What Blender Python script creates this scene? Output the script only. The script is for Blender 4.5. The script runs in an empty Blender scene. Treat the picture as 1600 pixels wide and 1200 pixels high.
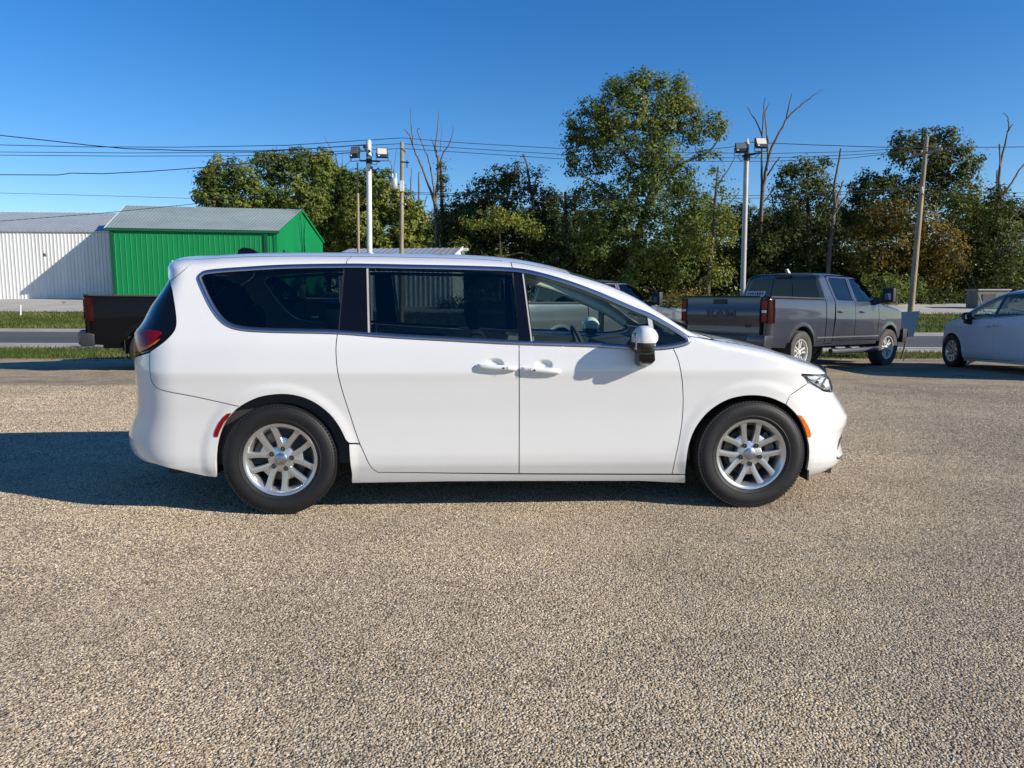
import bpy, math, random
import numpy as np
from mathutils import Vector, Matrix
from mathutils.geometry import delaunay_2d_cdt

scene = bpy.context.scene
# ---------------------------------------------------------------- camera
cam_data = bpy.data.cameras.new("camera")
cam_data.lens = 1150.0 / 1600.0 * 36.0
cam_data.sensor_width = 36.0
cam_data.clip_start, cam_data.clip_end = 0.05, 6000.0
cam = bpy.data.objects.new("camera", cam_data)
scene.collection.objects.link(cam)
cam.location = (0.0, 0.0, 1.40)
cam.rotation_euler = (math.pi / 2 - math.atan((600 - 465) / 1150.0), 0.0, 0.0)
scene.camera = cam
# ---------------------------------------------------------------- sky and sun
SUN_EL, SUN_AZ = math.radians(26.0), math.radians(22.0)      # azimuth: from +X towards the camera's back
world = bpy.data.worlds.new("World")
scene.world = world
world.use_nodes = True
wn, wl = world.node_tree.nodes, world.node_tree.links
sky = wn.new("ShaderNodeTexSky")
sky.sky_type = 'NISHITA'
sky.sun_disc = False
sky.sun_elevation = SUN_EL
sky.sun_rotation = math.pi / 2 + SUN_AZ
sky.altitude = 200.0
sky.air_density, sky.dust_density, sky.ozone_density = 1.0, 0.15, 4.0
hs = wn.new("ShaderNodeHueSaturation")
hs.inputs['Saturation'].default_value = 1.31
hs.inputs['Hue'].default_value = 0.508
wl.new(sky.outputs['Color'], hs.inputs['Color'])
bg = wn['Background']
bg.inputs['Strength'].default_value = 0.110
wl.new(hs.outputs['Color'], bg.inputs['Color'])
sun_data = bpy.data.lights.new("sun", 'SUN')
sun_data.energy = 5.0
sun_data.angle = math.radians(0.5)
sun_data.color = (1.0, 0.91, 0.78)
sun = bpy.data.objects.new("sun", sun_data)
scene.collection.objects.link(sun)
to_sun = Vector((math.cos(SUN_EL) * math.cos(SUN_AZ), -math.cos(SUN_EL) * math.sin(SUN_AZ), math.sin(SUN_EL)))
sun.rotation_euler = to_sun.to_track_quat('Z', 'Y').to_euler()
scene.view_settings.view_transform = 'Standard'
scene.view_settings.look = 'None'
scene.view_settings.exposure = 0.45
scene.view_settings.gamma = 1.0
scene.view_settings.use_curve_mapping = False
scene.render.film_transparent = False
scene.cycles.max_bounces = 10
scene.cycles.transparent_max_bounces = 24
scene.cycles.use_denoising = True
scene.cycles.caustics_reflective = False
scene.cycles.caustics_refractive = False
rng = np.random.default_rng(7)
random.seed(7)
PI = math.pi
# ---------------------------------------------------------------- photo geometry
F_PX, CAM_H, PITCH = 1150.0, 1.40, math.atan((600 - 465) / 1150.0)
CP, SP = math.cos(PITCH), math.sin(PITCH)

def ray(px, py):
    u, v = (px - 800) / F_PX, (py - 600) / F_PX
    return np.array([u, CP - v * SP, -SP - v * CP])

def at(px, py, Y):
    """World point seen at a photo position, at the depth Y metres from the camera."""
    d = ray(px, py)
    t = Y / d[1]
    return (d[0] * t, Y, CAM_H + d[2] * t)

def proj(p):
    x, y, z = p[..., 0], p[..., 1], p[..., 2] - CAM_H
    dep = y * CP - z * SP
    return np.stack([800 + F_PX * x / dep, 600 + F_PX * (-(y * SP + z * CP)) / dep], -1)

def pchip(xs, ys):
    x = np.asarray(xs, float); y = np.asarray(ys, float)
    h = np.diff(x); d = np.diff(y) / h
    m = np.zeros_like(y)
    for i in range(1, len(x) - 1):
        if d[i - 1] * d[i] > 0:
            w1, w2 = 2 * h[i] + h[i - 1], h[i] + 2 * h[i - 1]
            m[i] = (w1 + w2) / (w1 / d[i - 1] + w2 / d[i])
    m[0], m[-1] = d[0], d[-1]
    def f(q):
        q = np.asarray(q, float)
        qc = np.clip(q, x[0], x[-1])
        i = np.clip(np.searchsorted(x, qc, side='right') - 1, 0, len(x) - 2)
        t = (qc - x[i]) / h[i]
        return ((2*t**3 - 3*t**2 + 1) * y[i] + (t**3 - 2*t**2 + t) * h[i] * m[i]
                + (-2*t**3 + 3*t**2) * y[i + 1] + (t**3 - t**2) * h[i] * m[i + 1])
    return f

def sstep(a, b, x):
    t = np.clip((np.asarray(x, float) - a) / (b - a), 0, 1)
    return t * t * (3 - 2 * t)
# ---------------------------------------------------------------- vehicle skins
# A skin is the outer surface of a vehicle: half width W at the station s (metres forward of
# mid-wheelbase) and height z.  The same surface is also read from above (Ztop) and from the ends.
class Skin:
    def __init__(k, pb, ks, zt, hh, sf, sr, sf0, sr0, nf, nr, arches, flare=.008, dents=()):
        k.pb, k.ks, k.zt, k.hh, k.sf, k.sr = pb, ks, zt, hh, sf, sr
        k.sf0, k.sr0, k.nf, k.nr, k.arches, k.flare, k.dents = sf0, sr0, nf, nr, arches, flare, dents
        k.gp = 2.3
    def base(k, s, z):
        w = k.pb(z) * k.ks(s)
        for (cs, cz, R) in k.arches:
            d = np.hypot(s - cs, z - cz)
            w = w + k.flare * (1 - sstep(R + .015, R + .085, d)) * sstep(.18, .3, z)
        for (cs, cz, rs, rz, dep) in k.dents:
            w = w - dep * (1 - sstep(.45, 1.0, np.hypot((s - cs) / rs, (z - cz) / rz)))
        uf = np.clip((s - k.sf0) / (k.sf(z) - k.sf0), 0, 1)
        ur = np.clip((k.sr0 - s) / (k.sr0 - k.sr(z)), 0, 1)
        return w * np.sqrt(np.clip(1 - uf**k.nf, 0, 1)) * np.clip(1 - ur**k.nr, 0, 1)**.4
    def W(k, s, z):
        s, z = np.asarray(s, float), np.asarray(z, float)
        zt, h = k.zt(s), k.hh(s)
        t = np.clip((z - (zt - h)) / h, 0, 1)
        return k.base(s, z) * np.clip(1 - t**k.gp, 0, 1)**(1 / k.gp)
    def Ztop(k, s, y):
        s, y = np.asarray(s, float), np.asarray(y, float)
        zt, h = k.zt(s), k.hh(s)
        z = zt - h * .3
        for _ in range(8):
            r = np.clip(np.abs(y) / np.maximum(k.base(s, z), 1e-4), 0, 1)
            z = zt - h + h * np.clip(1 - r**k.gp, 0, 1)**(1 / k.gp)
        return z
    def Sfront(k, y, z):
        w = np.maximum(k.pb(z) * k.ks(k.sf(z)), 1e-4)
        r = np.clip(np.abs(y) / w, 0, 1)
        return k.sf0 + (k.sf(z) - k.sf0) * np.clip(1 - r**2, 0, 1)**(1 / k.nf)
    def Srear(k, y, z):
        w = np.maximum(k.pb(z) * k.ks(k.sr(z)), 1e-4)
        r = np.clip(np.abs(y) / w, 0, 1)
        return k.sr0 - (k.sr0 - k.sr(z)) * np.clip(1 - r**2.5, 0, 1)**(1 / k.nr)
    def cut_front(k, z, fac):
        return k.sf0 + (k.sf(z) - k.sf0) * (1 - fac**2)**(1 / k.nf)
    def cut_rear(k, z, fac):
        return k.sr0 - (k.sr0 - k.sr(z)) * (1 - fac**2.5)**(1 / k.nr)

VAN_O, VAN_TH = (-0.001, 5.6945), math.radians(3.0)
VC, VS = math.cos(VAN_TH), math.sin(VAN_TH)
def van_world(s, y, z):
    s, y, z = np.broadcast_arrays(np.asarray(s, float), y, z)
    return np.stack([VAN_O[0] + s * VC - y * VS, VAN_O[1] + s * VS + y * VC, z], -1)
def van_unproject(px, py, y):
    """(s, z) in the van's own frame of the photo point, on the plane at lateral offset y."""
    d = ray(px, py)
    t = (y - VS * VAN_O[0] + VC * VAN_O[1]) / (-VS * d[0] + VC * d[1])
    X, Y = t * d[0] - VAN_O[0], t * d[1] - VAN_O[1]
    return X * VC + Y * VS, CAM_H + t * d[2]

VAN = Skin(
    pb=pchip([.10, .15, .20, .27, .33, .40, .50, .62, .75, .86, .925, .96, 1.0, 1.06, 1.11, 1.2, 1.4, 1.64, 1.85],
             [.86, .89, .925, .957, .978, .985, .984, .985, .992, 1.000, 1.006, 1.003, .997, .988, .977, .943, .855, .745, .64]),
    ks=pchip([-2.7, -2.2, -1.6, -.5, .8, 1.5, 2.0, 2.6], [.965, .985, 1.0, 1.0, 1.0, .995, .975, .95]),
    zt=pchip([-2.75, -2.38, -2.25, -2.078, -1.955, -1.646, -1.393, -1.174, -.938, -.708, -.483, -.253, -.056, .152, .326, .433, .568, .776, .955, 1.157, 1.30, 1.472, 1.661, 1.773, 1.877, 2.013, 2.091, 2.15, 2.24, 2.34, 2.55],
             [1.62, 1.694, 1.702, 1.708, 1.717, 1.727, 1.730, 1.7285, 1.727, 1.723, 1.719, 1.711, 1.695, 1.661, 1.621, 1.589, 1.547, 1.4545, 1.340, 1.205, 1.157, 1.1265, 1.089, 1.060, 1.026, .990, .969, .945, .91, .86, .70]),
    hh=pchip([-2.7, -2.3, .2, .9, 1.15, 1.4, 2.0, 2.6], [.11, .13, .13, .10, .075, .085, .10, .12]),
    sf=pchip([.1, .165, .20, .24, .28, .306, .376, .463, .517, .554, .590, .651, .728, .787, .858, 1.3],
             [2.27, 2.36, 2.44, 2.485, 2.495, 2.483, 2.463, 2.480, 2.505, 2.508, 2.485, 2.444, 2.385, 2.360, 2.33, 2.26]),
    sr=pchip([.1, .325, .373, .439, .470, .500, .540, .580, .620, .660, .745, .902, 1.002, 1.081, 1.155, 1.198, 1.231, 1.341, 1.461, 1.521, 1.577, 1.630, 1.9],
             [-2.642, -2.662, -2.712, -2.734, -2.734, -2.727, -2.711, -2.691, -2.672, -2.660, -2.649, -2.646, -2.644, -2.646, -2.645, -2.622, -2.594, -2.530, -2.432, -2.393, -2.403, -2.419, -2.419]),
    sf0=1.40, sr0=-2.15, nf=4.2, nr=2.5,
    arches=((-1.5445, .372, .425), (1.5445, .372, .425)),
    dents=((-.163, .980, .062, .036, .022), (.152, .970, .062, .036, .022)))

def van_side(px, py):
    """photo point -> (s, z) on the near side of the van's skin"""
    y = -.98
    for _ in range(16):
        s, z = van_unproject(px, py, y)
        y = .5 * y - .5 * float(VAN.W(s, z))
    return float(s), float(z)
# ---------------------------------------------------------------- objects and meshes
COL = scene.collection
def tag(o, label=None, cat=None, group=None, kind=None):
    if label: o['label'] = label
    if cat: o['category'] = cat
    if group: o['group'] = group
    if kind: o['kind'] = kind
    return o
def thing(name, label, cat, loc=(0, 0, 0), rotz=0.0, group=None):
    o = bpy.data.objects.new(name, None)
    COL.objects.link(o)
    o.empty_display_size = .2
    o.location = loc; o.rotation_euler = (0, 0, rotz)
    return tag(o, label, cat, group)
def link_mesh(name, me, parent=None, m=None):
    o = bpy.data.objects.new(name, me)
    COL.objects.link(o)
    if m is not None: me.materials.append(m)
    if parent is not None: o.parent = parent
    return o
def copy_tree(o, parent=None, swap=None):
    c = o.copy(); COL.objects.link(c); c.parent = parent
    if swap and o.type == 'MESH':
        for i, sl in enumerate(c.material_slots):
            if sl.material and sl.material.name in swap:
                sl.link = 'OBJECT'; sl.material = swap[sl.material.name]
    for ch in o.children: copy_tree(ch, c, swap)
    return c

class MB:
    def __init__(k): k.v, k.f = [], []
    def add(k, vs, fs):
        o = len(k.v)
        k.v += [tuple(float(q) for q in p) for p in vs]
        k.f += [tuple(i + o for i in f) for f in fs]
        return k
    def hexa(k, p):       # 8 points: 4 bottom (ccw), 4 top
        return k.add(p, [(3, 2, 1, 0), (4, 5, 6, 7), (0, 1, 5, 4), (1, 2, 6, 5), (2, 3, 7, 6), (3, 0, 4, 7)])
    def box(k, c, s, M=None):
        x, y, z = s[0] / 2, s[1] / 2, s[2] / 2
        P = [(-x, -y, -z), (x, -y, -z), (x, y, -z), (-x, y, -z), (-x, -y, z), (x, -y, z), (x, y, z), (-x, y, z)]
        if M is not None: P = [M @ Vector(q) for q in P]
        return k.hexa([(q[0] + c[0], q[1] + c[1], q[2] + c[2]) for q in P])
    def tube(k, pts, r, n=8, cap=True):
        pts = [Vector(p) for p in pts]
        rs = [r] * len(pts) if not hasattr(r, '__len__') else list(r)
        rings = []; up = None
        for i, p in enumerate(pts):
            d = (pts[min(i + 1, len(pts) - 1)] - pts[max(i - 1, 0)]).normalized()
            if up is None: up = Vector((0, 0, 1)) if abs(d.z) < .9 else Vector((1, 0, 0))
            a = d.cross(up).normalized(); b = a.cross(d).normalized(); up = b
            rings.append([p + (a * math.cos(2 * PI * j / n) + b * math.sin(2 * PI * j / n)) * rs[i] for j in range(n)])
        vs = [q for R in rings for q in R]; fs = []
        for i in range(len(rings) - 1):
            for j in range(n):
                j2 = (j + 1) % n
                fs.append((i * n + j, i * n + j2, (i + 1) * n + j2, (i + 1) * n + j))
        if cap:
            fs.append(tuple(range(n))[::-1]); fs.append(tuple((len(rings) - 1) * n + j for j in range(n)))
        return k.add(vs, fs)
    def lathe(k, prof, n=32, axis='z', c=(0, 0, 0), closed=False):
        vs, fs = [], []
        for (r, h) in prof:
            for j in range(n):
                a = 2 * PI * j / n
                q = (r * math.cos(a), r * math.sin(a), h)
                if axis == 'y': q = (q[0], h, q[1])
                elif axis == 'x': q = (h, q[0], q[1])
                vs.append((q[0] + c[0], q[1] + c[1], q[2] + c[2]))
        m = len(prof)
        for i in range(m if closed else m - 1):
            i2 = (i + 1) % m
            for j in range(n):
                j2 = (j + 1) % n
                fs.append((i * n + j, i * n + j2, i2 * n + j2, i2 * n + j))
        return k.add(vs, fs)
    def loft(k, rings, cap=True, closed=True):
        n = len(rings[0]); vs = [q for R in rings for q in R]; fs = []
        for i in range(len(rings) - 1):
            for j in range(n if closed else n - 1):
                j2 = (j + 1) % n
                fs.append((i * n + j, i * n + j2, (i + 1) * n + j2, (i + 1) * n + j))
        if cap:
            fs.append(tuple(range(n))[::-1]); fs.append(tuple((len(rings) - 1) * n + j for j in range(n)))
        return k.add(vs, fs)
    def build(k, name, m, parent=None, smooth=None, bevel=0.0, recalc=True):
        me = bpy.data.meshes.new(name)
        me.from_pydata(k.v, [], k.f); me.update()
        if recalc:
            import bmesh
            bm = bmesh.new(); bm.from_mesh(me)
            if bevel:
                bmesh.ops.bevel(bm, geom=[e for e in bm.edges if e.is_manifold and e.calc_face_angle(0) > .5], offset=bevel, segments=2, affect='EDGES', profile=.6, clamp_overlap=True)
            bmesh.ops.recalc_face_normals(bm, faces=bm.faces[:])
            bm.to_mesh(me); bm.free()
        if smooth is not None:
            me.shade_smooth(); me.set_sharp_from_angle(angle=math.radians(smooth))
        return link_mesh(name, me, parent, m)

def resample(pts, n, closed=False):
    p = np.asarray(pts, float)
    if closed: p = np.vstack([p, p[:1]])
    d = np.r_[0, np.cumsum(np.hypot(*np.diff(p, axis=0).T))]
    q = np.linspace(0, d[-1], n, endpoint=not closed)
    return np.stack([np.interp(q, d, p[:, 0]), np.interp(q, d, p[:, 1])], -1)
def smooth_path(pts, k=6):
    """Catmull-Rom through the traced points."""
    p = np.asarray(pts, float)
    P = np.vstack([2 * p[0] - p[1], p, 2 * p[-1] - p[-2]])
    out = []
    for i in range(1, len(P) - 2):
        for t in np.linspace(0, 1, k, endpoint=False):
            a, b, c, d = P[i - 1], P[i], P[i + 1], P[i + 2]
            out.append(.5 * (2 * b + (c - a) * t + (2 * a - 5 * b + 4 * c - d) * t**2 + (3 * b - a - 3 * c + d) * t**3))
    out.append(p[-1])
    return np.array(out)
def inside_poly(pt, poly):
    x, y = pt[:, 0], pt[:, 1]; r = np.zeros(len(pt), bool)
    n = len(poly)
    for i in range(n):
        (x1, y1), (x2, y2) = poly[i], poly[(i + 1) % n]
        if y1 == y2: continue
        c = ((y1 > y) != (y2 > y)) & (x < (x2 - x1) * (y - y1) / (y2 - y1) + x1)
        r ^= c
    return r
def seg_dist(pt, poly):
    best = np.full(len(pt), 1e9); n = len(poly)
    for i in range(n):
        a = poly[i]; b = poly[(i + 1) % n]; d = b - a; L = max(float(d @ d), 1e-12)
        t = np.clip(((pt - a) @ d) / L, 0, 1)
        best = np.minimum(best, np.hypot(*(pt - a - t[:, None] * d).T))
    return best
def area2(p):
    x, y = p[:, 0], p[:, 1]
    return float(np.sum(x * np.roll(y, -1) - np.roll(x, -1) * y))
def clean_poly(p, eps=4e-4):
    p = np.asarray(p, float)
    keep = [0]
    for i in range(1, len(p)):
        if np.hypot(*(p[i] - p[keep[-1]])) > eps: keep.append(i)
    if np.hypot(*(p[keep[-1]] - p[keep[0]])) < eps: keep.pop()
    p = p[keep]
    return p if area2(p) > 0 else p[::-1]
def inset(p, d):
    n = len(p); out = []
    for i in range(n):
        a, b, c = p[i - 1], p[i], p[(i + 1) % n]
        e1 = (b - a) / np.hypot(*(b - a)); e2 = (c - b) / np.hypot(*(c - b))
        n1 = np.array([-e1[1], e1[0]]); n2 = np.array([-e2[1], e2[0]])
        m = n1 + n2; L = m @ m
        out.append(b + (m * (2 * d / L) if L > .5 else n1 * d))
    return np.array(out)
def panel(poly, lift, step=.045, gap=.003, flange=.0, fdir=None, holes=(), extra=None):
    """Cut one panel out of a curved surface.  poly lives in the surface's own (u, v) chart."""
    p = clean_poly(poly)
    if gap: p = inset(p, gap)
    stepf = step if callable(step) else (lambda u: np.full_like(np.asarray(u, float), step))
    def dens(q):
        out = []
        for i in range(len(q)):
            a, b = q[i], q[(i + 1) % len(q)]
            L = np.hypot(*(b - a)); m = max(1, int(math.ceil(L / float(stepf((a[0] + b[0]) / 2)))))
            for t in range(m): out.append(a + (b - a) * t / m)
        return np.array(out)
    B = dens(p); H = [dens(inset(clean_poly(h), -gap)) for h in holes]
    us, u = [], B[:, 0].min()
    while u < B[:, 0].max():
        u += float(stepf(u)); us.append(u)
    v0, v1 = B[:, 1].min(), B[:, 1].max()
    sv = float(np.median(stepf(B[:, 0]))); vs = np.arange(v0 + sv * .5, v1, sv)
    G = np.array([(a, b + (.5 * sv if i % 2 else 0)) for i, a in enumerate(us) for b in vs]) if len(us) and len(vs) else np.zeros((0, 2))
    if extra is not None: G = np.vstack([G, extra])
    if len(G):
        ok = inside_poly(G, B) & (seg_dist(G, B) > .45 * stepf(G[:, 0]))
        for h in H: ok &= ~inside_poly(G, h) & (seg_dist(G, h) > .45 * stepf(G[:, 0]))
        G = G[ok]
    loops = [B] + H
    pts = np.vstack(loops + [G]); edges = []; o = 0
    for L in loops:
        edges += [(o + i, o + (i + 1) % len(L)) for i in range(len(L))]; o += len(L)
    r = delaunay_2d_cdt([Vector(q) for q in pts], edges, [], 0, 1e-6)
    V2 = np.array([tuple(q) for q in r[0]]); T = np.array([f for f in r[2] if len(f) == 3], int)
    C = V2[T].mean(1); ok = inside_poly(C, B)
    for h in H: ok &= ~inside_poly(C, h)
    T = T[ok]
    P = lift(V2[:, 0], V2[:, 1]); e = 1.2e-3
    N = np.cross(lift(V2[:, 0] + e, V2[:, 1]) - lift(V2[:, 0] - e, V2[:, 1]), lift(V2[:, 0], V2[:, 1] + e) - lift(V2[:, 0], V2[:, 1] - e))
    N /= np.maximum(np.linalg.norm(N, axis=1, keepdims=True), 1e-12)
    # the outward side: away from the vehicle's axis
    ref = np.array(lift.out)
    sg = np.sign((N @ ref).sum()) or 1.0
    N *= sg
    fn = np.cross(P[T[:, 1]] - P[T[:, 0]], P[T[:, 2]] - P[T[:, 0]])
    bad = (fn * N[T].mean(1)).sum(1) < 0
    T[bad] = T[bad][:, ::-1]
    Vs, Fs, Ns = [P], [tuple(t) for t in T.tolist()], [N]; o = len(P)
    if flange:
        fd = np.array(fdir if fdir is not None else -ref, float)
        for li, L in enumerate(loops):
            Q = lift(L[:, 0], L[:, 1]); m = len(Q)
            tg = np.roll(Q, -1, 0) - np.roll(Q, 1, 0)
            nn = np.cross(tg, fd); nn /= np.maximum(np.linalg.norm(nn, axis=1, keepdims=True), 1e-12)
            cen = Q.mean(0)
            if ((Q - cen) * nn).sum() < 0: nn = -nn
            if li: nn = -nn
            Vs += [Q, Q + fd * flange]; Ns += [nn, nn]
            for i in range(m):
                j = (i + 1) % m
                f = (o + i, o + j, o + m + j, o + m + i)
                f_n = np.cross(Q[j] - Q[i], fd)
                Fs.append(f if f_n @ nn[i] > 0 else f[::-1])
            o += 2 * m
    return np.vstack(Vs), Fs, np.vstack(Ns)
def merge(*ps):
    V, F, N, o = [], [], [], 0
    for (v, f, n) in ps:
        V.append(v); N.append(n); F += [tuple(i + o for i in q) for q in f]; o += len(v)
    return np.vstack(V), F, np.vstack(N)
def mirror(p):
    v, f, n = p
    m = np.array([1, -1, 1.0])
    return v * m, [q[::-1] for q in f], n * m
def build_panel(name, p, m, parent=None):
    v, f, n = p
    me = bpy.data.meshes.new(name)
    me.from_pydata([tuple(q) for q in v.tolist()], [], f); me.update()
    me.shade_smooth()
    me.normals_split_custom_set_from_vertices([tuple(q) for q in n.tolist()])
    return link_mesh(name, me, parent, m)
class Lift:
    def __init__(k, fn, out): k.fn, k.out = fn, out
    def __call__(k, u, v): return k.fn(u, v)
def side_lift(sk, d=0.0):
    return Lift(lambda s, z: np.stack([s, -(sk.W(s, z) + d), z], -1), (0, -1, .15))
def top_lift(sk, d=0.0):
    return Lift(lambda s, y: np.stack([s, y, sk.Ztop(s, y) + d], -1), (0, 0, 1))
def rear_lift(sk, d=0.0):
    return Lift(lambda y, z: np.stack([sk.Srear(y, z) - d, y, z], -1), (-1, 0, .1))
def front_lift(sk, d=0.0):
    return Lift(lambda y, z: np.stack([sk.Sfront(y, z) + d, y, z], -1), (1, 0, .1))
def ribbon(outer, inner, sk, prof=((0, -.012), (0, .004), (.25, .009), (.6, .010), (1, .004), (1, -.012))):
    """Moulding strip between two (s, z) paths on the side skin."""
    o, i = np.asarray(outer), np.asarray(inner)
    rows = []
    for t, h in prof:
        q = o * (1 - t) + i * t
        rows.append(np.stack([q[:, 0], -(sk.W(q[:, 0], q[:, 1]) + h), q[:, 1]], -1))
    return rows

def rgb(h):
    """sRGB hex colour -> linear"""
    c = [int(h[i:i + 2], 16) / 255 for i in (0, 2, 4)]
    return tuple(q / 12.92 if q < .04045 else ((q + .055) / 1.055)**2.4 for q in c) + (1.0,)
# ---------------------------------------------------------------- materials (all procedural)
def new_mat(name):
    m = bpy.data.materials.new(name); m.use_nodes = True
    nt = m.node_tree
    return m, nt.nodes, nt.links, nt.nodes['Principled BSDF']
def noise(n, l, scale, detail=4, rough=.6, coord='Object', vec=None, stretch=None):
    tx = n.new("ShaderNodeTexNoise"); tx.inputs['Scale'].default_value = scale
    tx.inputs['Detail'].default_value = detail; tx.inputs['Roughness'].default_value = rough
    if vec is None:
        tc = n.new("ShaderNodeTexCoord"); vec = tc.outputs[coord]
    if stretch:
        mp = n.new("ShaderNodeMapping"); mp.inputs['Scale'].default_value = stretch
        l.new(vec, mp.inputs['Vector']); vec = mp.outputs['Vector']
    l.new(vec, tx.inputs['Vector'])
    return tx.outputs['Fac']
def ramp(n, l, fac, stops):
    r = n.new("ShaderNodeValToRGB"); e = r.color_ramp.elements
    while len(e) > len(stops): e.remove(e[-1])
    while len(e) < len(stops): e.new(.5)
    for q, (p, c) in zip(e, stops): q.position = p; q.color = c if len(c) == 4 else (*c, 1)
    l.new(fac, r.inputs['Fac'])
    return r.outputs['Color']
def bump(n, l, h, strength=.3, dist=.01):
    b = n.new("ShaderNodeBump"); b.inputs['Strength'].default_value = strength; b.inputs['Distance'].default_value = dist
    l.new(h, b.inputs['Height'])
    return b.outputs['Normal']
def simple(name, col, rough=.5, metal=0.0, coat=0.0, var=.12, vscale=3.0, bmp=0.0, bscale=60.0, spec=.5, stretch=None, coord='Object'):
    m, n, l, b = new_mat(name)
    b.inputs['Roughness'].default_value = rough; b.inputs['Metallic'].default_value = metal
    b.inputs['Coat Weight'].default_value = coat; b.inputs['Coat Roughness'].default_value = .03
    b.inputs['Specular IOR Level'].default_value = spec
    if var:
        f = noise(n, l, vscale, coord=coord, stretch=stretch)
        lo = tuple(q * (1 - var) for q in col[:3]); hi = tuple(min(1, q * (1 + var)) for q in col[:3])
        l.new(ramp(n, l, f, [(.3, lo), (.7, hi)]), b.inputs['Base Color'])
    else: b.inputs['Base Color'].default_value = (*col[:3], 1)
    if bmp:
        l.new(bump(n, l, noise(n, l, bscale, coord=coord), bmp, .004), b.inputs['Normal'])
    return m
def glass(name, tint, gloss=1.0, rough=.01, ior=1.5):
    m, n, l, b = new_mat(name)
    n.remove(b)
    tr = n.new("ShaderNodeBsdfTransparent"); tr.inputs['Color'].default_value = (*tint, 1)
    gl = n.new("ShaderNodeBsdfGlossy"); gl.inputs['Roughness'].default_value = rough; gl.inputs['Color'].default_value = (gloss, gloss, gloss, 1)
    lw = n.new("ShaderNodeLayerWeight"); lw.inputs['Blend'].default_value = .5      # thin pane: the same from both sides
    pw = n.new("ShaderNodeMath"); pw.operation = 'POWER'; pw.inputs[1].default_value = 5.0; l.new(lw.outputs['Facing'], pw.inputs[0])
    fr = n.new("ShaderNodeMath"); fr.operation = 'MULTIPLY_ADD'; fr.inputs[1].default_value = .93; fr.inputs[2].default_value = .045
    l.new(pw.outputs[0], fr.inputs[0])
    mx = n.new("ShaderNodeMixShader")
    l.new(fr.outputs[0], mx.inputs['Fac']); l.new(tr.outputs['BSDF'], mx.inputs[1]); l.new(gl.outputs['BSDF'], mx.inputs[2])
    l.new(mx.outputs['Shader'], n['Material Output'].inputs['Surface'])
    return m
def car_paint(name, col, flake=0.0, rough=.28, dust=.05, coat=1.0, spec=.5):
    m, n, l, b = new_mat(name)
    f = noise(n, l, 2.2, 5, .65)
    d = tuple(q * (1 - dust) + .30 * dust for q in col[:3])
    l.new(ramp(n, l, f, [(.42, col[:3]), (.75, d)]), b.inputs['Base Color'])
    b.inputs['Metallic'].default_value = flake; b.inputs['Roughness'].default_value = rough
    b.inputs['Coat Weight'].default_value = coat; b.inputs['Coat Roughness'].default_value = .04; b.inputs['Specular IOR Level'].default_value = spec
    return m

M = {}
M['white_paint'] = car_paint("white_paint", (.72, .72, .71), 0, .27, .03)
M['dull_white_paint'] = car_paint("dull_white_paint", (.70, .70, .70), 0, .5, .03, .15)
M['grey_paint'] = car_paint("grey_paint", (.036, .037, .049), .15, .32, .05, .7)
M['silver_paint'] = car_paint("silver_paint", (.10, .10, .115), .4, .3, .06)
M['black_paint'] = car_paint("black_paint", (.004, .004, .005), .0, .3, .0, .12, .06)
M['satin_chrome'] = simple("satin_chrome", (.40, .43, .50), .32, 1.0, var=.04)
M['chrome'] = simple("chrome", (.75, .76, .78), .08, 1.0, var=.03)
M['alloy'] = simple("alloy", (.60, .61, .62), .30, .85, .25, var=.05)
M['wheel_silver'] = simple("wheel_silver", (.62, .62, .60), .42, .35, var=.06)
M['bright_trim'] = simple("bright_trim", (.55, .53, .50), .45, .3, var=.05)
M['black_gloss'] = simple("black_gloss", (.004, .004, .005), .05, 0, 0, var=.1)
M['black_plastic'] = simple("black_plastic", (.018, .018, .020), .55, var=.2, bmp=.1, bscale=300)
M['grey_plastic'] = simple("grey_plastic", (.055, .055, .06), .5, var=.15)
M['tyre'] = simple("tyre", (.007, .007, .008), .62, var=.35, vscale=6, bmp=.12, bscale=120)
M['tyre_dusty'] = simple("tyre_dusty", (.060, .057, .052), .85, var=.35, vscale=6, bmp=.12, bscale=120)
M['iron'] = simple("iron", (.16, .14, .12), .5, .7, var=.3, vscale=20)
M['dark_interior'] = simple("dark_interior", (.036, .036, .038), .8, var=.2, bmp=.2, bscale=180)
M['seat_cloth'] = simple("seat_cloth", (.030, .030, .034), .9, var=.2, bmp=.3, bscale=220)
M['pale_trim'] = simple("pale_trim", (.70, .69, .63), .8, var=.06)
M['glass_tint'] = glass("glass_tint", (.21, .26, .26))
M['glass_green'] = glass("glass_green", (.76, .88, .81))
M['glass_clear'] = glass("glass_clear", (.93, .95, .96))
M['mirror_glass'] = simple("mirror_glass", (.85, .87, .88), .02, 1.0, var=0)
def lamp_plastic(name, col, rough=.16):
    m, n, l, b = new_mat(name)
    f = noise(n, l, 160, 2, .5, stretch=(1, .1, 1))
    l.new(ramp(n, l, f, [(.3, tuple(q * .55 for q in col)), (.7, col)]), b.inputs['Base Color'])
    b.inputs['Roughness'].default_value = rough; b.inputs['Specular IOR Level'].default_value = .2
    return m
M['lamp_grey'] = simple("lamp_grey", (.42, .46, .54), .22, .6, var=.3, vscale=30)
M['red_lens'] = lamp_plastic("red_lens", (.30, .004, .012))
M['dark_red_lens'] = lamp_plastic("dark_red_lens", (.030, .001, .002))
M['amber_lens'] = lamp_plastic("amber_lens", (.85, .17, .012))
M['clear_lens'] = lamp_plastic("clear_lens", (.80, .82, .84))
M['dark_glass'] = simple("dark_glass", (.004, .005, .007), .03, 0, 0, var=0, spec=.4)
M['blue_glass'] = glass("blue_glass", (.45, .55, .60))

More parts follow.
